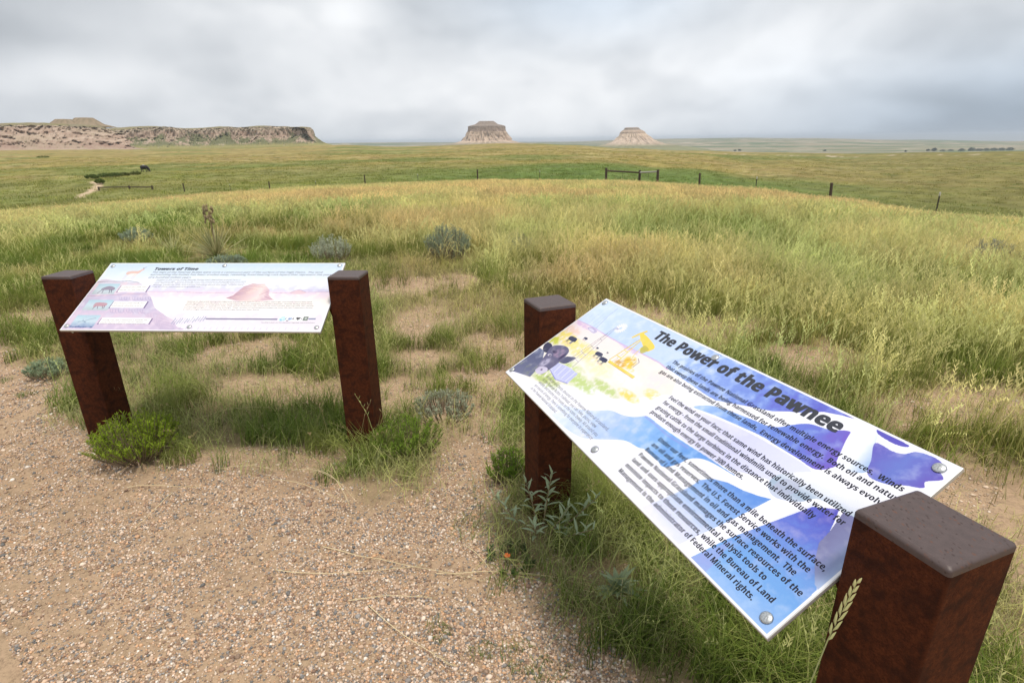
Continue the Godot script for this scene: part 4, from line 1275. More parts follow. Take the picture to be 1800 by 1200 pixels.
func bluff(path_in: Array, top_in: Array, right: bool, label: String, rock: Material) -> void:
	var path := []
	for i in path_in.size() - 1:
		var a: Array = path_in[i]
		var b: Array = path_in[i + 1]
		var p0: Array = path_in[maxi(i - 1, 0)]
		var p3: Array = path_in[mini(i + 2, path_in.size() - 1)]
		for k in 50:
			path.append([cubic_interpolate(a[0], b[0], p0[0], p3[0], k / 50.0), cubic_interpolate(a[1], b[1], p0[1], p3[1], k / 50.0)])
	# depth, height share, kind: 0 foot, 1 slope, 2 face, 3 rim, 4 plateau
	var key := [[0.0, 0.0, 0], [0.30, 0.10, 0], [0.52, 0.24, 1], [0.68, 0.40, 1], [0.76, 0.50, 1], [0.80, 0.58, 2], [0.845, 0.84, 2], [0.865, 0.90, 3], [0.90, 0.925, 3], [0.915, 0.975, 3], [1.0, 1.0, 4], [1.3, 1.03, 4], [1.8, 1.02, 4], [2.3, 0.95, 4], [2.7, 0.3, 4]] if right else [[0.0, 0.0, 0], [0.16, 0.05, 0], [0.22, 0.10, 1], [0.40, 0.24, 1], [0.46, 0.36, 2], [0.62, 0.52, 1], [0.70, 0.66, 2], [0.82, 0.80, 1], [0.88, 0.89, 2], [0.93, 0.93, 3], [1.0, 1.0, 4], [1.3, 1.03, 4], [1.8, 1.02, 4], [2.3, 0.95, 4], [2.7, 0.3, 4]]
	var prof := []
	for i in key.size() - 1:
		for k in 4:
			prof.append([lerpf(key[i][0], key[i + 1][0], k / 4.0), lerpf(key[i][1], key[i + 1][1], k / 4.0), key[i + 1][2]])
	prof.append(key[-1])
	var m := MB.new()
	var w := prof.size()
	var n := path.size()
	var turn := n - (230 if right else 240)
	for i in n:
		var here := polar(path[i][0], path[i][1])
		var nxt := polar(path[mini(i + 45, n - 1)][0], path[mini(i + 45, n - 1)][1])
		var prv := polar(path[maxi(i - 45, 0)][0], path[maxi(i - 45, 0)][1])
		var dir := (nxt - prv).normalized()
		var radial := here.normalized()
		var swing := ss(turn, turn + 110.0, float(i))
		var into := radial.lerp(Vector3(dir.z, 0, -dir.x), swing).normalized()
		var back := (radial + Vector3(radial.z, 0, -radial.x) * 0.55).normalized()
		var nose := lerpf(1.0, 0.5 if right else 0.8, swing)
		var az: float = path[i][0]
		var top: float = 1.55 + lin(top_in, az) * (path[i][1] + 60.0)
		if i > turn + 110:
			top = minf(top, 30.0)
		var base := ground(here.x, here.z) - 1.5
		for k in w:
			var q: Array = prof[k]
			var t: float = q[0]
			var hh: float = q[1]
			var y := lerpf(base, top, hh)
			var lie := here + into * t * 84.0 * nose
			var gul := absf(n2.get_noise_3d(lie.x * 0.55, y * 0.35, lie.z * 0.55))
			var gul2 := absf(n3.get_noise_3d(lie.x * 0.75, y * 0.6, lie.z * 0.75))
			var bay := n1.get_noise_2d(i * 0.22, 7.0)
			var rough := ss(0.1, 0.4, t) * (1.0 - ss(0.93, 1.0, t))
			var off := (gul * (16.0 if not right else 9.0) + gul2 * 7.0 - 4.0) * rough + bay * 14.0 * ss(0.0, 0.6, t)
			var pos := lie + into * off * nose
			if t > 0.93:
				pos = here + into * (84.0 * 0.93 * nose + bay * 14.0 * nose) + back * (t - 0.93) * 84.0
			if q[2] == 4 and t > 0.96:
				y += n1.get_noise_2d(pos.x * 0.3, pos.z * 0.3) * 1.5
			elif q[2] == 3:
				y += n3.get_noise_3d(lie.x * 0.9, t * 30.0, lie.z * 0.9) * 0.9
			elif hh > 0.03:
				y += n3.get_noise_3d(lie.x * 0.5, hh * 20.0, lie.z * 0.5) * 1.3
			var pink := Color(0.34, 0.25, 0.195)
			var cream := Color(0.43, 0.34, 0.27)
			var red := Color(0.29, 0.195, 0.155)
			var scrub := Color(0.115, 0.135, 0.062)
			var grey := Color(0.22, 0.19, 0.14)
			var grass := Color(0.25, 0.235, 0.095)
			var bed := n3.get_noise_2d(az * 2.0, y * 1.7) * 1.1 + 0.5 * n2.get_noise_3d(pos.x * 0.4, y * 1.2, pos.z * 0.4)
			var c := pink.lerp(cream, clampf(0.5 + bed * 1.5, 0.0, 1.0))
			if not right:
				c = c.lerp(red, clampf(1.0 - absf(hh - 0.20) * 6.0 + bed * 0.4, 0.0, 0.75))
				c = c.lerp(Color(0.36, 0.30, 0.22), clampf(n2.get_noise_3d(pos.x * 0.25 + y, y * 0.7, pos.z * 0.25) * 2.2 - 0.25, 0.0, 0.5))
			if q[2] == 3:
				c = grey.lerp(Color(0.44, 0.35, 0.27), clampf(0.3 + n3.get_noise_3d(pos.x * 0.8, y * 2.0, pos.z * 0.8) * 2.0, 0.0, 1.0))
			elif q[2] == 4:
				c = Color(0.22, 0.20, 0.10).lerp(grey, clampf(0.4 + 0.6 * n2.get_noise_2d(pos.x * 0.3, pos.z * 0.3), 0.0, 1.0))
			else:
				var dots := n3.get_noise_3d(pos.x * 1.1, y * 1.4, pos.z * 1.1)
				var shr := (1.3 * n2.get_noise_3d(pos.x * 0.30, y * 0.30, pos.z * 0.30) + 0.8 * dots + 0.78 - hh * 1.55) if right else (dots * 1.5 - 0.62 - 0.4 * hh)
				c = c.lerp(scrub, clampf(shr * 3.6, 0.0, 0.85) * ss(0.06, 0.16, hh))
				c = c.lerp(grass, 1.0 - (ss(0.08, 0.22, hh + 0.12 * dots) if right else ss(0.01, 0.06, hh)))
			m.col = c
			m.p(Vector3(pos.x, y, pos.z))
	for i in n - 1:
		for k in w - 1:
			var a := i * w + k
			m.quad(a, a + 1, a + w + 1, a + w)
	struct("bluff", m.done(), rock, label)

func knolls(rock: Material) -> void:
	# two knolls that stand on the left end of the plateau
	var g := MB.new()
	for kn in [[-36.5, 1020.0, 11.0, 0.0357], [-35.15, 1030.0, 13.0, 0.0378]]:
		var o := polar(kn[0], kn[1])
		var top: float = 1.55 + kn[3] * kn[1]
		var base: float = 1.55 + 0.0285 * kn[1] - 3.0
		var W := 40
		var start := g.v.size()
		var rings := [[2.6, 0.0], [1.7, 0.32], [1.25, 0.62], [0.95, 0.86], [0.80, 0.98], [0.35, 1.0], [0.02, 1.0]]
		for r in rings:
			for i in W:
				var an := -TAU * i / W
				var rr: float = kn[2] * r[0] * (1.0 + 0.22 * n2.get_noise_2d(cos(an) * 30.0 + kn[1], sin(an) * 30.0 + r[1] * 9.0))
				g.col = Color(0.20, 0.165, 0.11).lerp(Color(0.33, 0.25, 0.18), clampf(0.35 + n3.get_noise_2d(an * 30.0, r[1] * 30.0), 0.0, 1.0))
				g.p(Vector3(o.x + cos(an) * rr, lerpf(base, top, r[1]), o.z + sin(an) * rr))
		g.grid(W, rings.size(), start, true)
	struct("knoll", g.done(), rock, "two dark rounded knolls on top of the left end of the cliff")

func butte(label: String, az: float, d: float, rings: Array, squareness: float, beds: Array, skew: float, seed_: float, rock: Material) -> void:
	var m := MB.new()
	var o := polar(az, d)
	var W := 220
	var across := polar(az + 90.0, 1.0)
	var along := polar(az, 1.0)
	var all := []
	for i in rings.size() - 1:                      # subdivide the profile
		for k in 5:
			all.append([lerpf(rings[i][0], rings[i + 1][0], k / 5.0), lerpf(rings[i][1], rings[i + 1][1], k / 5.0), lerpf(rings[i][2], rings[i + 1][2], k / 5.0)])
	all.append(rings[-1])
	for r in all:
		for i in W:
			var an := TAU * i / W
			var ca := cos(an)
			var sa := sin(an)
			var e := pow(pow(absf(ca), squareness) + pow(absf(sa), squareness), -1.0 / squareness)
			var gul := absf(n2.get_noise_2d(ca * 95.0 + seed_, sa * 95.0 + r[1] * 0.10)) + 0.6 * absf(n3.get_noise_2d(ca * 70.0 + seed_, sa * 70.0 + r[1] * 0.12))
			var k: float = r[2]                       # how strongly the rain has cut this part
			var rr: float = r[0] * e * (1.0 + k * (0.34 * gul - 0.14) + 0.03 * n3.get_noise_2d(ca * 90.0, r[1] * 2.0))
			var pos: Vector3 = o + across * (ca * rr + skew * (rings[-1][1] - r[1])) + along * sa * rr
			var y: float = r[1] + k * 2.0 * n3.get_noise_2d(an * 60.0, r[1] * 3.0)
			if r[1] > rings[-1][1] - 16.0:
				y += 1.2 * n2.get_noise_2d(ca * 40.0 + seed_, sa * 40.0)
			var c: Color = beds[-1][1]
			for b in beds.size() - 1:
				if y <= beds[b + 1][0]:
					c = beds[b][1].lerp(beds[b + 1][1], clampf((y - beds[b][0]) / (beds[b + 1][0] - beds[b][0]), 0.0, 1.0))
					break
			var lay := n3.get_noise_2d(3.0 + seed_, y * 7.0) * 0.35 + n2.get_noise_2d(an * 60.0 + seed_, y * 2.0) * 0.2
			c = Color(c.r * (1.0 + lay), c.g * (1.0 + lay), c.b * (1.0 + lay))
			if k > 0.5:
				c = c.lerp(Color(0.17, 0.15, 0.09), clampf((0.16 - gul) * 5.0, 0.0, 0.7))
			m.col = c
			m.p(Vector3(pos.x, y, pos.z))
	# angles run counter-clockwise seen from above in this frame
	for j in all.size() - 1:
		for i in W:
			var i2 := (i + 1) % W
			m.quad(j * W + i2, (j + 1) * W + i2, (j + 1) * W + i, j * W + i)
	m.col = beds[-1][1]
	var tip := m.p(o + Vector3.UP * rings[-1][1])
	var l := (all.size() - 1) * W
	for i in W:
		m.tri(l + i, l + (i + 1) % W, tip)
	struct("butte", m.done(), rock, label)

# ---------------------------------------------------------------- cattle, trees, barns
func cow(label: String, at: Vector3, turn: float) -> void:
	var t := thing("cow", label, "cow", at, turn)
	var m := MB.new()
	m.col = Color(0.016, 0.015, 0.017)
	m.tube([Vector3(-0.86, 1.10, 0), Vector3(-0.80, 1.06, 0), Vector3(-0.55, 1.02, 0), Vector3(-0.1, 0.96, 0), Vector3(0.35, 0.99, 0), Vector3(0.66, 1.04, 0), Vector3(0.86, 1.00, 0)], [0.08, 0.25, 0.35, 0.40, 0.37, 0.31, 0.16], 14)
	m.tube([Vector3(0.70, 1.08, 0), Vector3(0.98, 0.94, 0), Vector3(1.16, 0.66, 0), Vector3(1.24, 0.42, 0)], [0.24, 0.19, 0.155, 0.14], 10)
	m.tube([Vector3(1.20, 0.50, 0), Vector3(1.28, 0.34, 0), Vector3(1.36, 0.14, 0), Vector3(1.38, 0.08, 0)], [0.13, 0.145, 0.10, 0.07], 10)
	for s in [-1, 1]:
		m.tube([Vector3(1.16, 0.50, s * 0.10), Vector3(1.10, 0.50, s * 0.24), Vector3(1.10, 0.46, s * 0.30)], [0.03, 0.055, 0.01], 6)
		m.tube([Vector3(0.62, 0.95, s * 0.17), Vector3(0.62, 0.56, s * 0.18), Vector3(0.60, 0.30, s * 0.18), Vector3(0.62, 0.02, s * 0.18)], [0.15, 0.085, 0.06, 0.06], 8)
		m.tube([Vector3(-0.66, 1.0, s * 0.16), Vector3(-0.62, 0.66, s * 0.19), Vector3(-0.74, 0.42, s * 0.19), Vector3(-0.68, 0.02, s * 0.19)], [0.21, 0.13, 0.065, 0.06], 8)
	m.tube([Vector3(-0.86, 1.16, 0), Vector3(-0.98, 0.98, 0), Vector3(-0.98, 0.6, 0), Vector3(-0.97, 0.42, 0)], [0.035, 0.025, 0.022, 0.05], 6)
	part("body", m.done(), mat(Color.WHITE, 0.6, true), t)
	var w := MB.new()
	w.col = Color(0.62, 0.60, 0.57)
	w.tube([Vector3(-0.36, 1.31, 0.06), Vector3(-0.2, 1.345, 0.02), Vector3(0.05, 1.355, 0.0), Vector3(0.22, 1.33, 0.04)], [0.02, 0.09, 0.08, 0.015], 8)
	part("white_back_patch", w.done(), mat(Color.WHITE, 0.7, true), t)

func tree(label: String, at: Vector3, w: float, h: float, seed_: int) -> void:
	var t := thing("distant_tree", label, "tree", at, 0.0, "dark trees far out on the plain")
	rng.seed = seed_
	var tr := MB.new()
	tr.col = Color(0.12, 0.09, 0.06)
	tr.tube([Vector3(0, -1, 0), Vector3(0, h * 0.3, 0), Vector3(w * 0.04, h * 0.6, 0)], [h * 0.05, h * 0.04, h * 0.02], 6)
	part("trunk", tr.done(), woodmat, t)
	var m := MB.new()
	for k in 420:
		var a := rng.randf() * TAU
		var lump := 0.75 + 0.35 * sin(a * 3.0 + seed_) * sin(a * 2.0)
		var u := rng.randf()
		var r := w * 0.5 * sqrt(rng.randf()) * lump * sqrt(maxf(0.05, 1.0 - pow(absf(u - 0.42) * 1.7, 2.0)))
		var q := Vector3(cos(a) * r, h * (0.08 + 0.92 * u), sin(a) * r)
		var dr := Vector3(rng.randf_range(-1, 1), rng.randf_range(-1, 1), rng.randf_range(-1, 1)).normalized()
		var sd := dr.cross(Vector3(rng.randf_range(-1, 1), rng.randf_range(-1, 1), rng.randf_range(-1, 1))).normalized()
		var c := Color(0.06, 0.085, 0.045) * rng.randf_range(0.7, 1.4)
		var l := h * 0.11
		m.ribbon([q - dr * l, q, q + dr * l], [l * 0.5, l * 1.3, l * 0.4], sd, c, c)
	part("crown", m.done(), leafmat, t)

func barn(label: String, at: Vector3, turn: float, w: float, l: float, h: float) -> void:
	var t := thing("barn", label, "barn", at, turn, "white farm buildings far out on the plain")
	var m := MB.new()
	m.col = Color(0.72, 0.72, 0.70)
	m.box(Vector3(0, h * 0.5 - 0.5, 0), Vector3(l, h + 1.0, w))
	part("wall", m.done(), mat(Color.WHITE, 0.8, true), t)
	var r := MB.new()
	r.col = Color(0.66, 0.66, 0.66)
	var e := l * 0.5 + 0.5
	var z := w * 0.5 + 0.5
	var a := [Vector3(-e, h, z), Vector3(e, h, z), Vector3(e, h + w * 0.3, 0), Vector3(-e, h + w * 0.3, 0), Vector3(-e, h, -z), Vector3(e, h, -z)]
	r.flat(a[0], a[3], a[2], a[1]); r.flat(a[5], a[2], a[3], a[4])
	var i := r.p(a[0]); var j := r.p(a[4]); var k := r.p(a[3]); r.tri(i, j, k)
	i = r.p(a[1]); j = r.p(a[2]); k = r.p(a[5]); r.tri(i, j, k)
	part("roof", r.done(), mat(Color.WHITE, 0.6, true), t)
	var dd := MB.new()
	dd.col = Color(0.25, 0.25, 0.27)
	dd.box(Vector3(0, h * 0.35, w * 0.5 + 0.05), Vector3(l * 0.2, h * 0.7, 0.2))
	part("door", dd.done(), mat(Color.WHITE, 0.7, true), t)

# ---------------------------------------------------------------- fence
func fence_post(label: String, az: float, d: float, top_slope: float, metal: bool, lean: float, old: Material, steel: Material, white: Material) -> Vector3:
	var q := polar(az, d)
	var g := ground(q.x, q.z)
	var top := 1.55 + top_slope * d
	var t := thing("fence_post", label, "fence post", Vector3(q.x, g, q.z), 0.0, "posts of the wire fence")
	t.rotation = Vector3(0, deg_to_rad(-az), lean)
	var h := clampf(top - g, 0.9, 2.2)
	var m := MB.new()
	if metal:
		m.box(Vector3(0, h * 0.5 - 0.3, 0), Vector3(0.042, h + 0.6, 0.009), 0.0)
		m.box(Vector3(0, h * 0.5 - 0.3, 0.02), Vector3(0.009, h + 0.58, 0.032), 0.0)
		for k in int(h / 0.12):
			m.box(Vector3(0, 0.1 + k * 0.12, -0.0085), Vector3(0.016, 0.022, 0.009), 0.0)
		part("steel_shaft", m.done(), steel, t)
		var w := MB.new()
		w.box(Vector3(0, h + 0.006 - 0.06, 0), Vector3(0.045, 0.12, 0.012), 0.0)
		part("white_tip", w.done(), white, t)
	else:
		m.tube([Vector3(0, -0.5, 0), Vector3(0.005, h * 0.5, 0.004), Vector3(0, h - 0.012, 0), Vector3(0, h, 0)], [0.066, 0.062, 0.058, 0.05], 10)
		part("wooden_shaft", m.done(), old, t)
	return Vector3(q.x, top, q.z)

func fence_brace(label: String, posts: Array, rail: Array, old: Material, pale: Material) -> Array:
	var p0 := polar(posts[0][0], posts[0][1])
	var at := Vector3(p0.x, ground(p0.x, p0.z), p0.z)
	var t := thing("fence_brace", label, "fence brace", at, 0.0, "timber corner braces of the wire fence")
	var tops := []
	for s in posts:
		var q := polar(s[0], s[1])
		var g := ground(q.x, q.z)
		var top: float = 1.55 + s[2] * s[1]
		var m := MB.new()
		m.tube([Vector3(0, g - 0.5, 0), Vector3(0.006, (g + top) * 0.5, 0), Vector3(0, top - 0.02, 0), Vector3(0, top, 0)], [0.092, 0.088, 0.084, 0.07], 12)
		var o := part("post", m.done(), old, t)
		o.position = Vector3(q.x, 0, q.z) - at
		tops.append(Vector3(q.x, top, q.z))
	for k in tops.size() - 1:
		var a: Vector3 = tops[k] - at - Vector3(0, rail[k], 0)
		var b: Vector3 = tops[k + 1] - at - Vector3(0, rail[k + 1], 0)
		var m := MB.new()
		var e: Vector3 = (b - a).normalized() * 0.07
		m.tube([a + e, a.lerp(b, 0.5), b - e], [0.058, 0.056, 0.054], 10)
		part("rail", m.done(), pale if k == 1 and posts[0][0] > 0 else old, t)
		var w := MB.new()
		w.tube([a - Vector3(0, 0.06, 0), b - Vector3(0, 0.95, 0)], [0.006, 0.006], 5)
		w.tube([a.lerp(b, 0.5) - Vector3(0, 0.05, 0), a.lerp(b, 0.5) - Vector3(0, 0.9, 0)], [0.008, 0.008], 5)
		part("brace_wire", w.done(), steelwire, t)
	return tops

var steelwire: Material

# ---------------------------------------------------------------- the place
func find_far(az: float, slope: float) -> Vector3:
	var d := 2100.0
	while d < 6800.0:
		var q := polar(az, d)
		var g := ground(q.x, q.z)
		if (g - 1.55) / d >= slope:
			return Vector3(q.x, g, q.z)
		d += 25.0
	var e := polar(az, 3200.0)
	return Vector3(e.x, ground(e.x, e.z), e.z)

func _ready() -> void:
	rng.seed = 11
	n1.seed = 3; n1.frequency = 0.05; n1.fractal_octaves = 4
	n2.seed = 8; n2.frequency = 0.10; n2.fractal_octaves = 3
	n3.seed = 21; n3.frequency = 0.20; n3.fractal_octaves = 3
	# camera
	var cam := Camera3D.new()
	cam.name = "camera"
	cam.fov = rad_to_deg(2.0 * atan(600.0 / 982.383))
	cam.near = 0.05
	cam.far = 30000.0
	cam.transform = Transform3D(Basis(Vector3.RIGHT, deg_to_rad(-19.692)) * Basis(Vector3(0, 0, 1), deg_to_rad(-0.78535)), EYE)
	add_child(cam)
	cam.current = true
	# sky, air, exposure
	var env := Environment.new()
	env.background_mode = Environment.BG_SKY
	var sm := PanoramaSkyMaterial.new()
	sm.panorama = sky_picture()
	env.sky = Sky.new()
	env.sky.sky_material = sm
	env.background_energy_multiplier = 1.0
	env.tonemap_mode = Environment.TONE_MAPPER_LINEAR
	env.tonemap_exposure = 1.16
	env.sdfgi_enabled = true
	env.ssao_enabled = true
	env.ssil_enabled = true
	env.fog_enabled = true
	env.fog_density = 0.00009
	env.fog_light_color = Color(0.88, 0.93, 0.99)
	var we := WorldEnvironment.new()
	we.name = "world_environment"
	we.environment = env
	add_child(we)
	# the sun behind thin cloud, high over the right shoulder
	var sun := DirectionalLight3D.new()
	sun.name = "sun"
	sun.light_energy = 0.80
	sun.light_color = Color(1.0, 0.96, 0.90)
	sun.light_angular_distance = 10.0
	sun.shadow_enabled = true
	sun.rotation = Vector3(deg_to_rad(-74.0), deg_to_rad(40.0), 0)
	add_child(sun)

	# materials
	var sand := speckle(512, 40, 0.70, 1.25, [[0.02, 0.35], [0.09, 0.5], [0.3, 0.5]])
	var sand_n := normal_from(sand, 3.0)
	var earth := mat(Color.WHITE, 0.95, true)
	earth.albedo_texture = sand
	earth.uv1_triplanar = true; earth.uv1_world_triplanar = true; earth.uv1_scale = Vector3.ONE * 1.1
	earth.normal_enabled = true; earth.normal_texture = sand_n; earth.normal_scale = 0.8
	earth.metallic_specular = 0.2
	var rock := mat(Color.WHITE, 0.95, true)
	rock.metallic_specular = 0.2
	var stone := mat(Color.WHITE, 0.8, true)
	var rust := steel_texture()
	var steel := mat(Color.WHITE, 0.72)
	steel.albedo_texture = rust
	steel.uv1_triplanar = true; steel.uv1_scale = Vector3.ONE * 2.3
	steel.normal_enabled = true; steel.normal_texture = normal_from(rust, 2.0); steel.normal_scale = 0.35
	steel.metallic_specular = 0.2
	var cap := mat(Color.WHITE, 0.5)
	cap.albedo_texture = cap_texture()
	cap.uv1_triplanar = true; cap.uv1_scale = Vector3.ONE * 3.0
	cap.metallic_specular = 0.5
	var alu := mat(rgb(0.62, 0.62, 0.62), 0.35)
	alu.metallic = 0.5
	var zinc := mat(rgb(0.55, 0.57, 0.58), 0.38)
	zinc.metallic = 0.9
	var zt := speckle(128, 70, 0.6, 1.3, [[0.05, 0.9]])
	zinc.albedo_texture = zt
	zinc.uv1_triplanar = true; zinc.uv1_scale = Vector3.ONE * 30.0
	var white := mat(rgb(0.75, 0.75, 0.73), 0.6)
	leafmat = leafy()
	woodmat = mat(Color.WHITE, 0.85, true)
	var old := mat(rgb(0.085, 0.062, 0.045), 0.9)
	old.albedo_texture = speckle(256, 90, 0.5, 1.4, [[0.05, 0.8], [0.2, 0.6]])
	old.uv1_triplanar = true; old.uv1_scale = Vector3(6, 0.8, 6)
	var pale := mat(rgb(0.34, 0.33, 0.31), 0.8)
	var tpost := mat(rgb(0.055, 0.05, 0.045), 0.6)
	steelwire = mat(rgb(0.10, 0.095, 0.09), 0.6)

	# ground, cliffs, buttes
	build_land(earth)
	bluff(LEFT_PATH, LEFT_TOP, false, "bare pink eroded bluff at the left edge of the horizon", rock)
	bluff(RIGHT_PATH, RIGHT_TOP, true, "long bluff with a pink rock band above a scrub covered slope, left of the buttes", rock)
	knolls(rock)
	var grey := Color(0.24, 0.195, 0.165)
	var b1 := [[-70.0, Color(0.14, 0.16, 0.075)], [-12.0, Color(0.17, 0.18, 0.09)], [-4.0, Color(0.28, 0.235, 0.17)], [3.0, Color(0.50, 0.40, 0.32)], [32.0, Color(0.50, 0.39, 0.30)], [35.0, Color(0.33, 0.25, 0.205)], [46.0, Color(0.30, 0.235, 0.19)], [50.0, grey], [70.0, Color(0.22, 0.18, 0.15)]]
	butte("broad flat topped butte with a grey cap, left of the two on the horizon", -2.15, 2000.0, [[430.0, -64.0, 0.0], [270.0, -34.0, 0.1], [160.0, -9.0, 0.3], [100.0, -2.0, 0.8], [78.0, 5.0, 1.0], [69.0, 18.0, 1.0], [64.0, 30.0, 0.6], [62.0, 36.0, 0.2], [61.0, 50.0, 0.12], [52.0, 52.5, 0.12], [38.0, 55.5, 0.15], [27.0, 63.0, 0.2], [23.0, 65.5, 0.1]], 3.6, b1, 0.0, 5.0, rock)
	var b2 := [[-70.0, Color(0.16, 0.17, 0.085)], [-24.0, Color(0.20, 0.20, 0.11)], [-14.0, Color(0.42, 0.34, 0.26)], [0.0, Color(0.56, 0.45, 0.36)], [24.0, Color(0.58, 0.46, 0.35)], [28.0, Color(0.38, 0.29, 0.22)], [36.0, Color(0.44, 0.34, 0.26)], [42.0, Color(0.27, 0.22, 0.18)], [56.0, Color(0.36, 0.28, 0.22)]]
	butte("smaller pale rounded butte, right of the two on the horizon", 11.6, 2600.0, [[520.0, -66.0, 0.0], [330.0, -46.0, 0.1], [215.0, -28.0, 0.2], [124.0, -17.0, 0.8], [88.0, -4.0, 1.0], [71.0, 7.0, 1.0], [61.0, 18.0, 0.7], [53.0, 27.0, 0.35], [50.0, 33.0, 0.3], [42.0, 38.5, 0.3], [33.0, 43.0, 0.35], [30.0, 49.0, 0.3], [22.0, 50.5, 0.2]], 2.2, b2, 0.30, 9.0, rock)

	# the two signs
	var bolts_a := [[26, 26], [639, 22], [1256, 20], [22, 456], [637, 457], [1256, 455]]
	var a := make_sign("farther sign about rock towers, its small panel facing straight on, at the left", Vector3(-1.5168, 0, -2.7299), -0.065, 0.8459, 0.0121, towers_print(), steel, cap, alu, zinc, bolts_a)
	var dark := mat(rgb(0.055, 0.06, 0.075), 0.9)
	dark.metallic_specular = 0.0
	var gy := mat(rgb(0.13, 0.13, 0.15), 0.9)
	gy.metallic_specular = 0.0
	var black := mat(rgb(0.03, 0.032, 0.045), 0.9)
	black.metallic_specular = 0.0
	var slate := mat(rgb(0.09, 0.10, 0.12), 0.9)
	slate.metallic_specular = 0.0
	var ti := MB.new()
	bold_letter(ti, "Towers of Time", 266, 506, 57, 20, 0.9, 0.16)
	part("title", ti.done(), dark, a[1])
	var tx := MB.new()
	letter(tx, "The tops of the Pawnee Buttes were once a continuous part of the surface of the High Plains.  The land", 400, 267, 1179, 79, 11.5, 0.18)
	letter(tx, "surrounding the buttes has been eroded away, revealing fossil bearing rock layers that represent the passage", 400, 266, 1262, 97, 11.5, 0.18)
	letter(tx, "of a hundred million years.", 400, 266, 498, 118, 11.5, 0.18)
	part("body_text", tx.done(), slate, a[1])
	var ts := MB.new()
	var small := ["located to the north of the Pawnee Buttes were deposited around 24 to 5", "million years ago. Rivers flowing from the mountains spread gravel and sand", "over the prairie. Wind and water have removed most of these layers since,", "leaving scattered cliffs and towers standing above the plain. Fossils here", "help to show mammals and grasslands."]
	var sx := [765, 799, 798, 794, 576]
	for i in 5:
		letter(ts, small[i], 400, 319, sx[i], [133, 146, 159, 172, 185][i], 6.6, 0.18)
	var low := ["Sediments deposited during the Oligocene and Miocene Epochs 35 to 5 million years ago, and fossils found here have", "made significant contributions to our understanding of the evolution of modern animals. Pawnee Buttes fossil finds", "from the Miocene include giant bear dogs called amphicyonids, small three-toed horses, giant giraffe like camels", "and the beginnings of rhinoceroses and pigs. These remains of mammals are preserved from the last Cretaceous Period", "as well as single mammoths from the last Ice Age have also been found."]
	var lx := [1186, 1192, 1201, 1199, 941]
	for i in 5:
		letter(ts, low[i], 400, 552, lx[i], [291, 304, 317, 331, 345][i], 7.0, 0.18)
	letter(ts, "Funded in part by the National Highway Administration", 400, 977, 1238, 428, 5.5, 0.18)
	var capt := [[157, 179, 296, "Oreodonts were sheep sized", "mammals that lived in", "herds on the plains"], [178, 294, 340, "Rhinoceros lived along the", "rivers and marshes of the", "ancient plains here"], [180, 410, 416, "During the Late Cretaceous a shallow sea", "covered this area and marine reptiles", "swam above what is now dry prairie"]]
	for q in capt:
		for i in 3:
			letter(ts, q[3 + i], 400, q[0], q[2] - 14 * (i % 2) - 8, q[1] + 6 + i * 12, 5.6, 0.0)
	part("small_text", ts.done(), gy, a[1])

	var bolts_b := [[23, 22], [641, 24], [1255, 24], [18, 458], [638, 456], [1256, 457]]
	var b := make_sign("near sign about energy on the grassland, its panel turned, at the right front", Vector3(0.4048, 0.0156, -1.4061), -1.2051, 0.843, 0.0071, power_print(), steel, cap, alu, zinc, bolts_b)
	var tb := MB.new()
	bold_letter(tb, "The Power of the Pawnee", 384, 1064, 60, 37, 1.9)
	part("title", tb.done(), dark, b[1])
	var bt := MB.new()
	firm_letter(bt, "The prairies of the Pawnee National Grassland offer multiple energy sources.  Winds", 543, 1243, 106, 12.8)
	firm_letter(bt, "that sweep these lands are being harnessed for renewable energy.  Both oil and natural", 543, 1262, 130, 12.8)
	firm_letter(bt, "gas are also being extracted from these lands.  Energy development is always evolving.", 543, 1266, 154, 12.8)
	firm_letter(bt, "Feel the wind on your face; that same wind has historically been utilized", 656, 1214, 208, 12.8)
	firm_letter(bt, "for energy - from the small traditional windmills used to provide water for", 656, 1220, 230, 12.8)
	firm_letter(bt, "grazing cattle to the large turbines in the distance that individually", 656, 1174, 253, 12.8)
	firm_letter(bt, "produce enough energy to power 300 homes.", 656, 1005, 274, 12.8)
	firm_letter(bt, "Under our feet, sometimes more than a mile beneath the surface,", 755, 1260, 323, 12.8)
	firm_letter(bt, "are oil and gas reserves.  The U.S. Forest Service works with the", 755, 1243, 345, 12.8)
	firm_letter(bt, "Bureau of Land Management in oil and gas management.  The", 755, 1231, 366, 12.8)
	firm_letter(bt, "Pawnee National Grassland manages the surface resources of the", 755, 1265, 388, 12.8)
	firm_letter(bt, "land and uses appropriate environmental analysis tools to", 755, 1203, 410, 12.8)
	firm_letter(bt, "minimize impacts to those resources, while the Bureau of Land", 755, 1242, 432, 12.8)
	firm_letter(bt, "Management is the administrator of Federal Mineral rights.", 755, 1216, 454, 12.8)
	part("body_text", bt.done(), black, b[1])
	var bs := MB.new()
	letter(bs, "Antelope and birds abound on the Pawnee National Grassland.", 400, 195, 609, 394, 11.0, 0.0, 0.2)
	letter(bs, "At the Pawnee Buttes Trailhead, one can hike, picnic, view", 400, 195, 566, 411, 11.0, 0.0, 0.2)
	letter(bs, "wildlife, and resume your travels on the scenic byway. All around you", 400, 195, 598, 427, 11.0, 0.0, 0.2)
	letter(bs, "are sources of energy. There is something for everyone to experience", 400, 195, 596, 444, 11.0, 0.0, 0.2)
	letter(bs, "on the Pawnee National Grassland.", 400, 195, 394, 461, 11.0, 0.0, 0.2)
	part("small_text", bs.done(), gy, b[1])

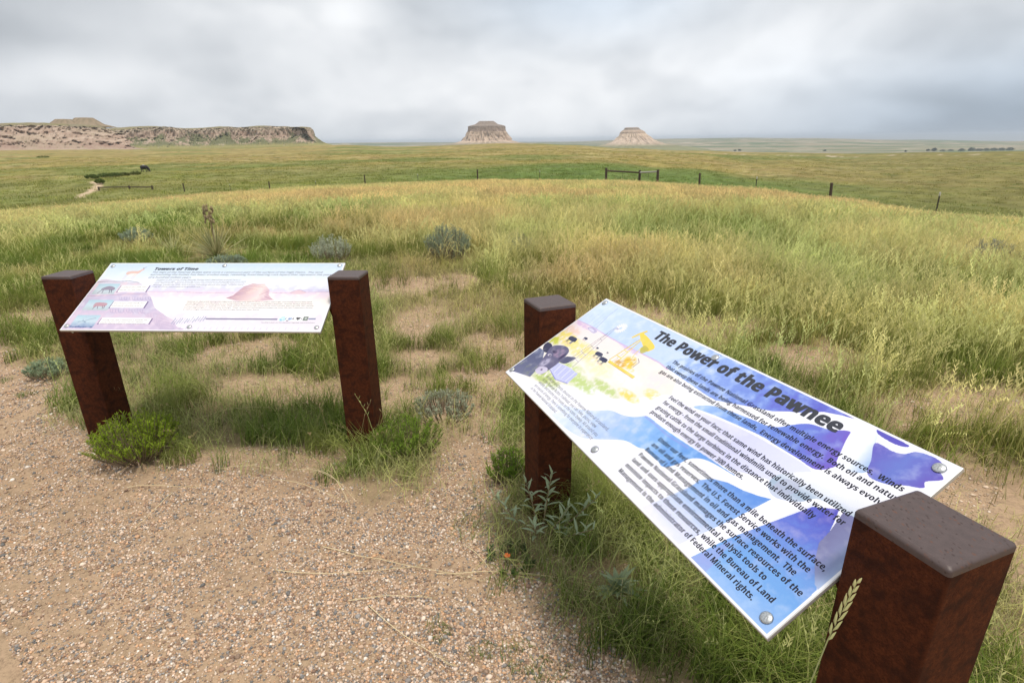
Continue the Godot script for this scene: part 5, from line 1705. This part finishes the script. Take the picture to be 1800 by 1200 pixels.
	# fence
	var side := fence_brace("timber fence brace with one pale rail, in the middle distance right of centre", [[9.41, 43.0, -0.0442], [12.6, 42.0, -0.0481], [14.29, 40.5, -0.0473]], [0.20, 0.16, 0.13], old, pale)
	var leftb := fence_brace("dark timber fence brace near the dirt path, far left", [[-35.38, 80.0, -0.0524], [-33.3, 78.5, -0.0527], [-31.7, 77.0, -0.0541]], [0.07, 0.16, 0.16], old, pale)
	var line := [[36.91, 23.5, -0.0745, true, 0.02, "white tipped steel fence post, nearest of the row, at the right"], [29.23, 28.0, -0.065, false, 0.05, "thick leaning wooden fence post, second from the right"], [23.1, 32.0, -0.0595, true, 0.0, "white tipped steel fence post between the two leaning wooden posts on the right"], [18.18, 36.0, -0.0526, false, 0.04, "slightly leaning wooden fence post just right of the brace with a pale rail"], [2.96, 46.0, -0.047, true, 0.0, "thin steel fence post in front of the knoll between the two buttes"], [-3.17, 48.5, -0.0442, false, 0.0, "wooden fence post standing below the broad grey capped butte"], [-8.98, 52.0, -0.0502, true, 0.0, "thin steel fence post just left of the broad butte"], [-14.02, 55.5, -0.0491, false, 0.0, "wooden fence post beyond the tan grass, right of the cliff's end"], [-18.5, 59.0, -0.0567, true, 0.0, "thin steel fence post below the right end of the long cliff"], [-22.55, 62.5, -0.0551, false, 0.0, "wooden fence post below the scrubby middle of the long cliff"], [-25.8, 66.0, -0.0597, true, 0.0, "faint thin steel post, second to the right of the dark timber brace"], [-29.39, 71.0, -0.0569, false, 0.0, "wooden fence post standing alone just right of the dark timber brace"]]
	var tops := []
	for q in line:
		var p := fence_post(q[5], q[0], q[1], q[2], q[3], q[4], old, tpost, white)
		tops.append(p)
		print("post ", q[0], " h ", p.y - ground(p.x, p.z))
		if tops.size() == 4:
			tops.append(side[2]); tops.append(side[1]); tops.append(side[0])
	tops.append_array([leftb[2], leftb[1], leftb[0]])
	var wires := thing("fence_wire", "thin wire strands strung along the fence posts across the hill", "fence wire")
	for k in 3:
		var m := MB.new()
		for i in tops.size() - 1:
			var pa: Vector3 = tops[i]; var pb: Vector3 = tops[i + 1]
			var ga := ground(pa.x, pa.z); var gb := ground(pb.x, pb.z)
			var f: float = [0.42, 0.66, 0.90][k]
			pa.y = lerpf(ga, pa.y, f); pb.y = lerpf(gb, pb.y, f)
			m.tube([pa, pa.lerp(pb, 0.5) - Vector3(0, 0.03, 0), pb], [0.0022, 0.0022, 0.0022], 4, false)
		part("wire", m.done(), steelwire, wires)

	# the cow, bushes and path side scrub of the meadow
	var cq := polar(-31.95, 142.0)
	cow("black cow grazing in the meadow at the left, pale patch on its back", at_ground(cq.x, cq.z), deg_to_rad(-18.0))
	var mb := [[-35.62, 108.0, 1.9, 1.0, "round dark green bush at the upper end of the footpath, at the left"], [-34.75, 112.0, 2.4, 1.1, "widest green bush of the scrub line right of the footpath"], [-34.05, 116.0, 1.8, 0.9, "low green bush in the middle of the scrub line left of the cow"], [-33.4, 119.0, 1.6, 0.8, "small olive bush of the scrub line, second left of the cow"], [-32.65, 122.0, 1.7, 1.0, "rounded green bush nearest the cow on its left"], [-35.2, 92.0, 1.0, 0.9, "grey green bush behind the left end of the dark timber brace"], [-38.33, 330.0, 2.6, 1.6, "tiny dark bush alone far out below the left cliff"]]
	for q in mb:
		var p := polar(q[0], q[1])
		bush("meadow_bush", q[4], at_ground(p.x, p.z), q[2] * 0.55 if q[1] < 200 else q[2], q[3] * 0.75, 90, 20, 0.15, 0.07, Color(0.15, 0.20, 0.065) if q[0] < -33.9 else Color(0.19, 0.215, 0.08), 0.5, 0.3, "bushes scattered in the meadow")
	var k := 0
	for q in [[33.97, -0.0212, 13.0, 9.0, "tiny dark tree alone, leftmost of the trees far right on the plain"], [35.45, -0.0203, 24.0, 11.0, "low dark tree just left of the tall pair in the far right grove"], [35.85, -0.0203, 26.0, 17.0, "tall round dark tree near the left end of the far right grove"], [36.4, -0.0205, 34.0, 9.0, "low spreading tree right of the tall round tree on the far plain"], [36.9, -0.0203, 40.0, 9.0, "second low spreading tree in the gap of the far right grove"], [37.55, -0.0203, 36.0, 13.0, "rounded tree in the middle of the far right grove, before a gap"], [38.15, -0.0202, 40.0, 17.0, "tall blocky tree at the left end of the long far right windbreak"], [38.6, -0.0201, 42.0, 13.0, "second tree of the long windbreak on the far plain at right"], [39.05, -0.0200, 42.0, 13.0, "middle tree of the long windbreak on the far plain at right"], [39.5, -0.0198, 42.0, 14.0, "fourth tree of the long windbreak on the far plain at right"], [39.95, -0.0196, 42.0, 14.0, "fifth tree of the long windbreak on the far plain at right"], [40.4, -0.0194, 44.0, 15.0, "last tree at the right end of the long windbreak on the far plain"], [20.95, -0.0193, 20.0, 9.0, "left one of two tiny trees on the plain right of the small butte"], [21.33, -0.0190, 22.0, 12.0, "right one of two tiny trees on the plain right of the small butte"], [18.6, -0.0178, 30.0, 9.0, "flat dark tree beside the white farm buildings on the plain"], [17.9, -0.0178, 26.0, 8.0, "low dark tree between the farm buildings and the flat tree"], [28.2, -0.0200, 22.0, 9.0, "tiny lone tree halfway between the small butte and the far right grove"]]:
		k += 1
		tree(q[4], find_far(q[0], q[1]), q[2] * 0.9, q[3] * 0.75, 300 + k)
	barn("left white barn far out on the plain beside the small butte", find_far(16.6, -0.0178), 0.5, 10.0, 22.0, 6.0)
	barn("right white barn far out on the plain beside the small butte", find_far(17.2, -0.0178), 0.2, 12.0, 30.0, 7.0)

	# gravel and grass
	spread_gravel(stone)
	rng.seed = 77
	sow_grass(leafmat)

	# plants one can point at
	rng.seed = 501
	bush("rabbitbrush", "bright green dense bush at the foot of the far sign's left post", at_ground(-1.98, -2.58), 0.22, 0.25, 210, 34, 0.022, 0.0034, Color(0.26, 0.36, 0.035), 0.35, 0.3)
	bush("rabbitbrush", "bright green bush on the ground right of the far sign's right post", at_ground(-0.56, -2.58), 0.20, 0.20, 120, 30, 0.024, 0.0034, Color(0.19, 0.29, 0.04), 0.4, 0.3)
	bush("rabbitbrush", "small bright green bush left of the near sign's left post", at_ground(-0.03, -2.34), 0.11, 0.17, 80, 28, 0.022, 0.0032, Color(0.19, 0.30, 0.04), 0.4, 0.3)
	leafy_herb("grey green herb with narrow leaves around the near sign's left post", at_ground(0.10, -1.91))
	rosette("silvery green rosette of broad leaves at the gravel edge under the near sign", at_ground(0.37, -1.60))
	bush("sagebrush", "large blue grey sagebrush beyond the gap between the signs", at_ground(-0.87, -7.75), 0.34, 0.50, 170, 30, 0.035, 0.0055, Color(0.30, 0.36, 0.25), 0.5, 0.2)
	bush("sagebrush", "pale silvery sagebrush straight above the far sign's right corner", at_ground(-2.55, -7.9), 0.30, 0.36, 110, 28, 0.035, 0.005, Color(0.48, 0.53, 0.40), 0.6, 0.2)
	bush("sagebrush", "low blue grey sagebrush behind the middle of the far sign's top edge", at_ground(-3.75, -7.3), 0.26, 0.20, 90, 26, 0.035, 0.006, Color(0.32, 0.39, 0.29), 0.6, 0.2)
	bush("sagebrush", "grey sagebrush in the straw right of the large one", at_ground(0.10, -8.0), 0.26, 0.36, 90, 26, 0.035, 0.0052, Color(0.32, 0.36, 0.24), 0.5, 0.2)
	bush("sagebrush", "flat grey sagebrush in the tall grass at the right edge", at_ground(6.25, -7.2), 0.34, 0.42, 110, 26, 0.035, 0.006, Color(0.38, 0.39, 0.29), 0.6, 0.2)
	bush("sagebrush", "small silver sagebrush on bare soil right of the far sign's right post", at_ground(-0.42, -3.02), 0.20, 0.15, 110, 26, 0.018, 0.004, Color(0.42, 0.46, 0.33), 0.6, 0.2)
	bush("sagebrush", "low silver plant left of the far sign's left post", at_ground(-3.35, -3.75), 0.17, 0.11, 70, 24, 0.03, 0.005, Color(0.30, 0.38, 0.24), 0.6, 0.2)
	bush("sagebrush", "blue grey plant in the short grass left of the tall yucca", at_ground(-6.9, -10.4), 0.3, 0.28, 80, 24, 0.04, 0.007, Color(0.33, 0.41, 0.30), 0.6, 0.2)
	bush("scarlet_herb_leaves".replace("scarlet_herb_leaves", "low_herb"), "low feathery herb with one orange flower on the gravel edge", at_ground(-0.01, -1.77), 0.10, 0.05, 34, 22, 0.018, 0.004, Color(0.12, 0.19, 0.07), 0.7, 0.2)
	var fl := thing("orange_flower", "tiny orange flower among feathery leaves at the gravel edge", "flower", at_ground(-0.03, -1.745))
	var fm := MB.new()
	for i in 9:
		var d := Vector3(cos(i * 2.4), 0.5, sin(i * 2.4)).normalized()
		fm.ribbon([Vector3(0, 0.045, 0), Vector3(0, 0.045, 0) + d * 0.009, Vector3(0, 0.045, 0) + d * 0.015], [0.002, 0.008, 0.003], d.cross(Vector3.UP).normalized(), Color(0.70, 0.16, 0.05), Color(0.80, 0.22, 0.07))
	part("petals", fm.done(), leafmat, fl)
	var fs := MB.new()
	fs.col = Color(0.12, 0.18, 0.06)
	fs.tube([Vector3.ZERO, Vector3(0, 0.045, 0)], [0.0018, 0.0014], 5)
	part("stem", fs.done(), woodmat, fl)
	yucca("big spiky yucca with a stalk of brown pods behind the far sign", at_ground(-4.42, -8.35), 0.60, 170, true)
	yucca("smaller spiky yucca without pods, left of the big one", at_ground(-5.4, -8.9), 0.42, 90, false)
	var gclr := Color(0.21, 0.28, 0.05)
	for q in [["bright green grass clump behind the middle of the gap between the signs", -0.61, -4.36, 0.16, 0.19, 260], ["green grass clump in the gap, close beside the far sign's right post top", -0.93, -4.25, 0.14, 0.16, 190], ["olive grass clump on the bare soil nearest the near sign's left corner", -0.22, -3.78, 0.19, 0.16, 320], ["olive grass clump just in front of the one by the near sign's left corner", -0.40, -3.36, 0.17, 0.17, 280], ["green grass clump behind the near sign's left post top", -0.02, -4.6, 0.18, 0.26, 260], ["vivid green grass clump on the gravel edge left of the far sign", -4.15, -4.55, 0.20, 0.17, 300], ["dark green grass clump at the left picture edge", -5.25, -5.55, 0.36, 0.26, 460], ["green grass clump low at the left picture edge above the gravel", -4.9, -4.95, 0.26, 0.14, 260], ["green grass clump on the gravel right beside the far sign's left post", -2.80, -3.28, 0.13, 0.11, 200], ["yellow green grass clump on the gravel right of the dense bright bush", -1.75, -2.57, 0.12, 0.13, 170], ["green grass clump seen under the far sign's panel, right of its left post", -2.6, -4.3, 0.26, 0.20, 360], ["tall green grass clump inside the far sign's left half near the ground", -2.15, -3.25, 0.20, 0.27, 330], ["green grass clump against the left side of the far sign's left post inside", -2.05, -2.95, 0.16, 0.24, 240], ["grass clump at the right foot of the far sign's right post", -0.74, -2.52, 0.13, 0.24, 230], ["grass clump at the left foot of the far sign's right post", -1.03, -2.62, 0.10, 0.20, 150], ["tall green grass clump in shade under the near sign's lower edge", 0.42, -1.98, 0.20, 0.26, 360], ["green grass clump under the near sign right of the grey green herb", 0.30, -2.12, 0.17, 0.30, 320], ["yellow green grass clump under the middle of the near sign's lower edge", 0.53, -1.66, 0.10, 0.10, 190], ["green grass clump below the near sign's lower right corner", 0.76, -1.36, 0.14, 0.22, 220], ["green grass clump between the near sign's low corner and its right post", 0.86, -1.22, 0.12, 0.24, 200]]:
		clump(q[0], at_ground(q[1], q[2]), q[3], q[4], q[5], gclr)
	for q in [["tiny green weed alone on the gravel near the bottom middle", -0.26, -1.44, 0.05, 0.035, 60], ["small green weed on the gravel under the near sign's left post", -0.19, -1.98, 0.10, 0.04, 70], ["tiny green weed on the gravel left of the paired weeds", -0.11, -1.36, 0.05, 0.03, 46], ["low green weed at the bottom edge right of the tiny weed", 0.02, -1.33, 0.08, 0.035, 70], ["low green weed at the bottom edge nearest the near sign", 0.10, -1.29, 0.07, 0.035, 60], ["small dull green weed on the gravel at the far left", -3.62, -3.65, 0.07, 0.05, 60], ["tiny weed on the gravel left of the far sign's left post", -3.25, -3.42, 0.06, 0.05, 60]]:
		clump(q[0], at_ground(q[1], q[2]), q[3], q[4], q[5], Color(0.16, 0.22, 0.07), 0.15, "gravel_weed")
	# long straws
	for q in [["long pale straw across the gravel, upper of the crossing pair in the centre", -0.78, -1.86, -0.12, -1.66, 0.01], ["long pale straw across the gravel, lower of the crossing pair in the centre", -0.92, -1.73, -0.35, -1.74, 0.012], ["pale straw running to the right toward the rosette plant", -0.30, -1.70, 0.34, -1.60, 0.015], ["straight pale straw slanting to the bottom edge in the middle", -0.52, -1.55, -0.20, -1.30, 0.012], ["horizontal straw left of the slanting one near the bottom", -0.60, -1.58, -0.30, -1.58, 0.01], ["arching straw of the fallen bunch, its top one", -1.02, -2.42, -0.72, -2.06, 0.09], ["arching straw of the fallen bunch, its middle one", -1.12, -2.44, -0.70, -2.10, 0.07], ["arching straw of the fallen bunch, its lowest one", -1.18, -2.36, -0.76, -2.12, 0.05], ["straw lying on the gravel left of the fallen bunch", -1.62, -2.26, -1.62, -1.98, 0.015], ["straw lying flat on the gravel below the dense bright bush", -1.86, -2.30, -1.50, -2.28, 0.012], ["long straw leaning over the rosette plant", 0.36, -1.50, 0.42, -1.70, 0.05], ["straw lying under the near sign toward the grass", 0.20, -1.62, 0.62, -1.50, 0.03], ["straw crossing the bare soil between the signs", -0.30, -3.25, -0.04, -2.85, 0.03], ["short straw lying on gravel near the feathery herb", -0.20, -1.86, -0.06, -1.64, 0.012], ["straw lying across grass under the far sign", -1.9, -3.0, -1.4, -3.05, 0.06], ["straw standing out of the litter near the far sign's right post", -1.5, -2.45, -1.2, -2.42, 0.03]]:
		dry_stem(q[0], Vector2(q[1], q[2]), Vector2(q[3], q[4]), q[5])
	# grass ear close to the lens
	var ear := thing("grass_ear", "green grass ear on a tall stem in front of the near sign's right post", "grass stem", at_ground(0.30, -0.55))
	var em := MB.new()
	em.col = Color(0.26, 0.28, 0.12)
	var e0 := Vector3(0.445, 0.875, -0.605) - ear.position
	var e1 := Vector3(0.489, 0.955, -0.633) - ear.position
	em.tube([Vector3.ZERO, Vector3(0.03, 0.3, -0.01), e0.lerp(Vector3(0.03, 0.3, -0.01), 0.4), e0, e0.lerp(e1, 0.6), e1], [0.0016, 0.0015, 0.0012, 0.001, 0.0008, 0.0003], 7)
	part("stem", em.done(), woodmat, ear)
	var along := (e1 - e0).normalized()
	var out := along.cross(Vector3(0.4, 0.35, -0.85)).normalized()
	for i in 13:
		var m := MB.new()
		var f := i / 12.0
		var s := 1.0 if i % 2 else -1.0
		var l := 0.021 * (1.0 - 0.35 * f) * (0.8 + 0.4 * sin(f * PI))
		var q := e0.lerp(e1, f * 0.95)
		var d := (along + out * s * 0.32).normalized()
		m.col = Color(0.30, 0.30, 0.13).lerp(Color(0.42, 0.36, 0.17), f * 0.5)
		m.tube([q, q + d * l * 0.3 + out * s * 0.001, q + d * l * 0.7, q + d * l], [0.0006, 0.0021, 0.0017, 0.0002], 6)
		part("spikelet", m.done(), woodmat, ear)
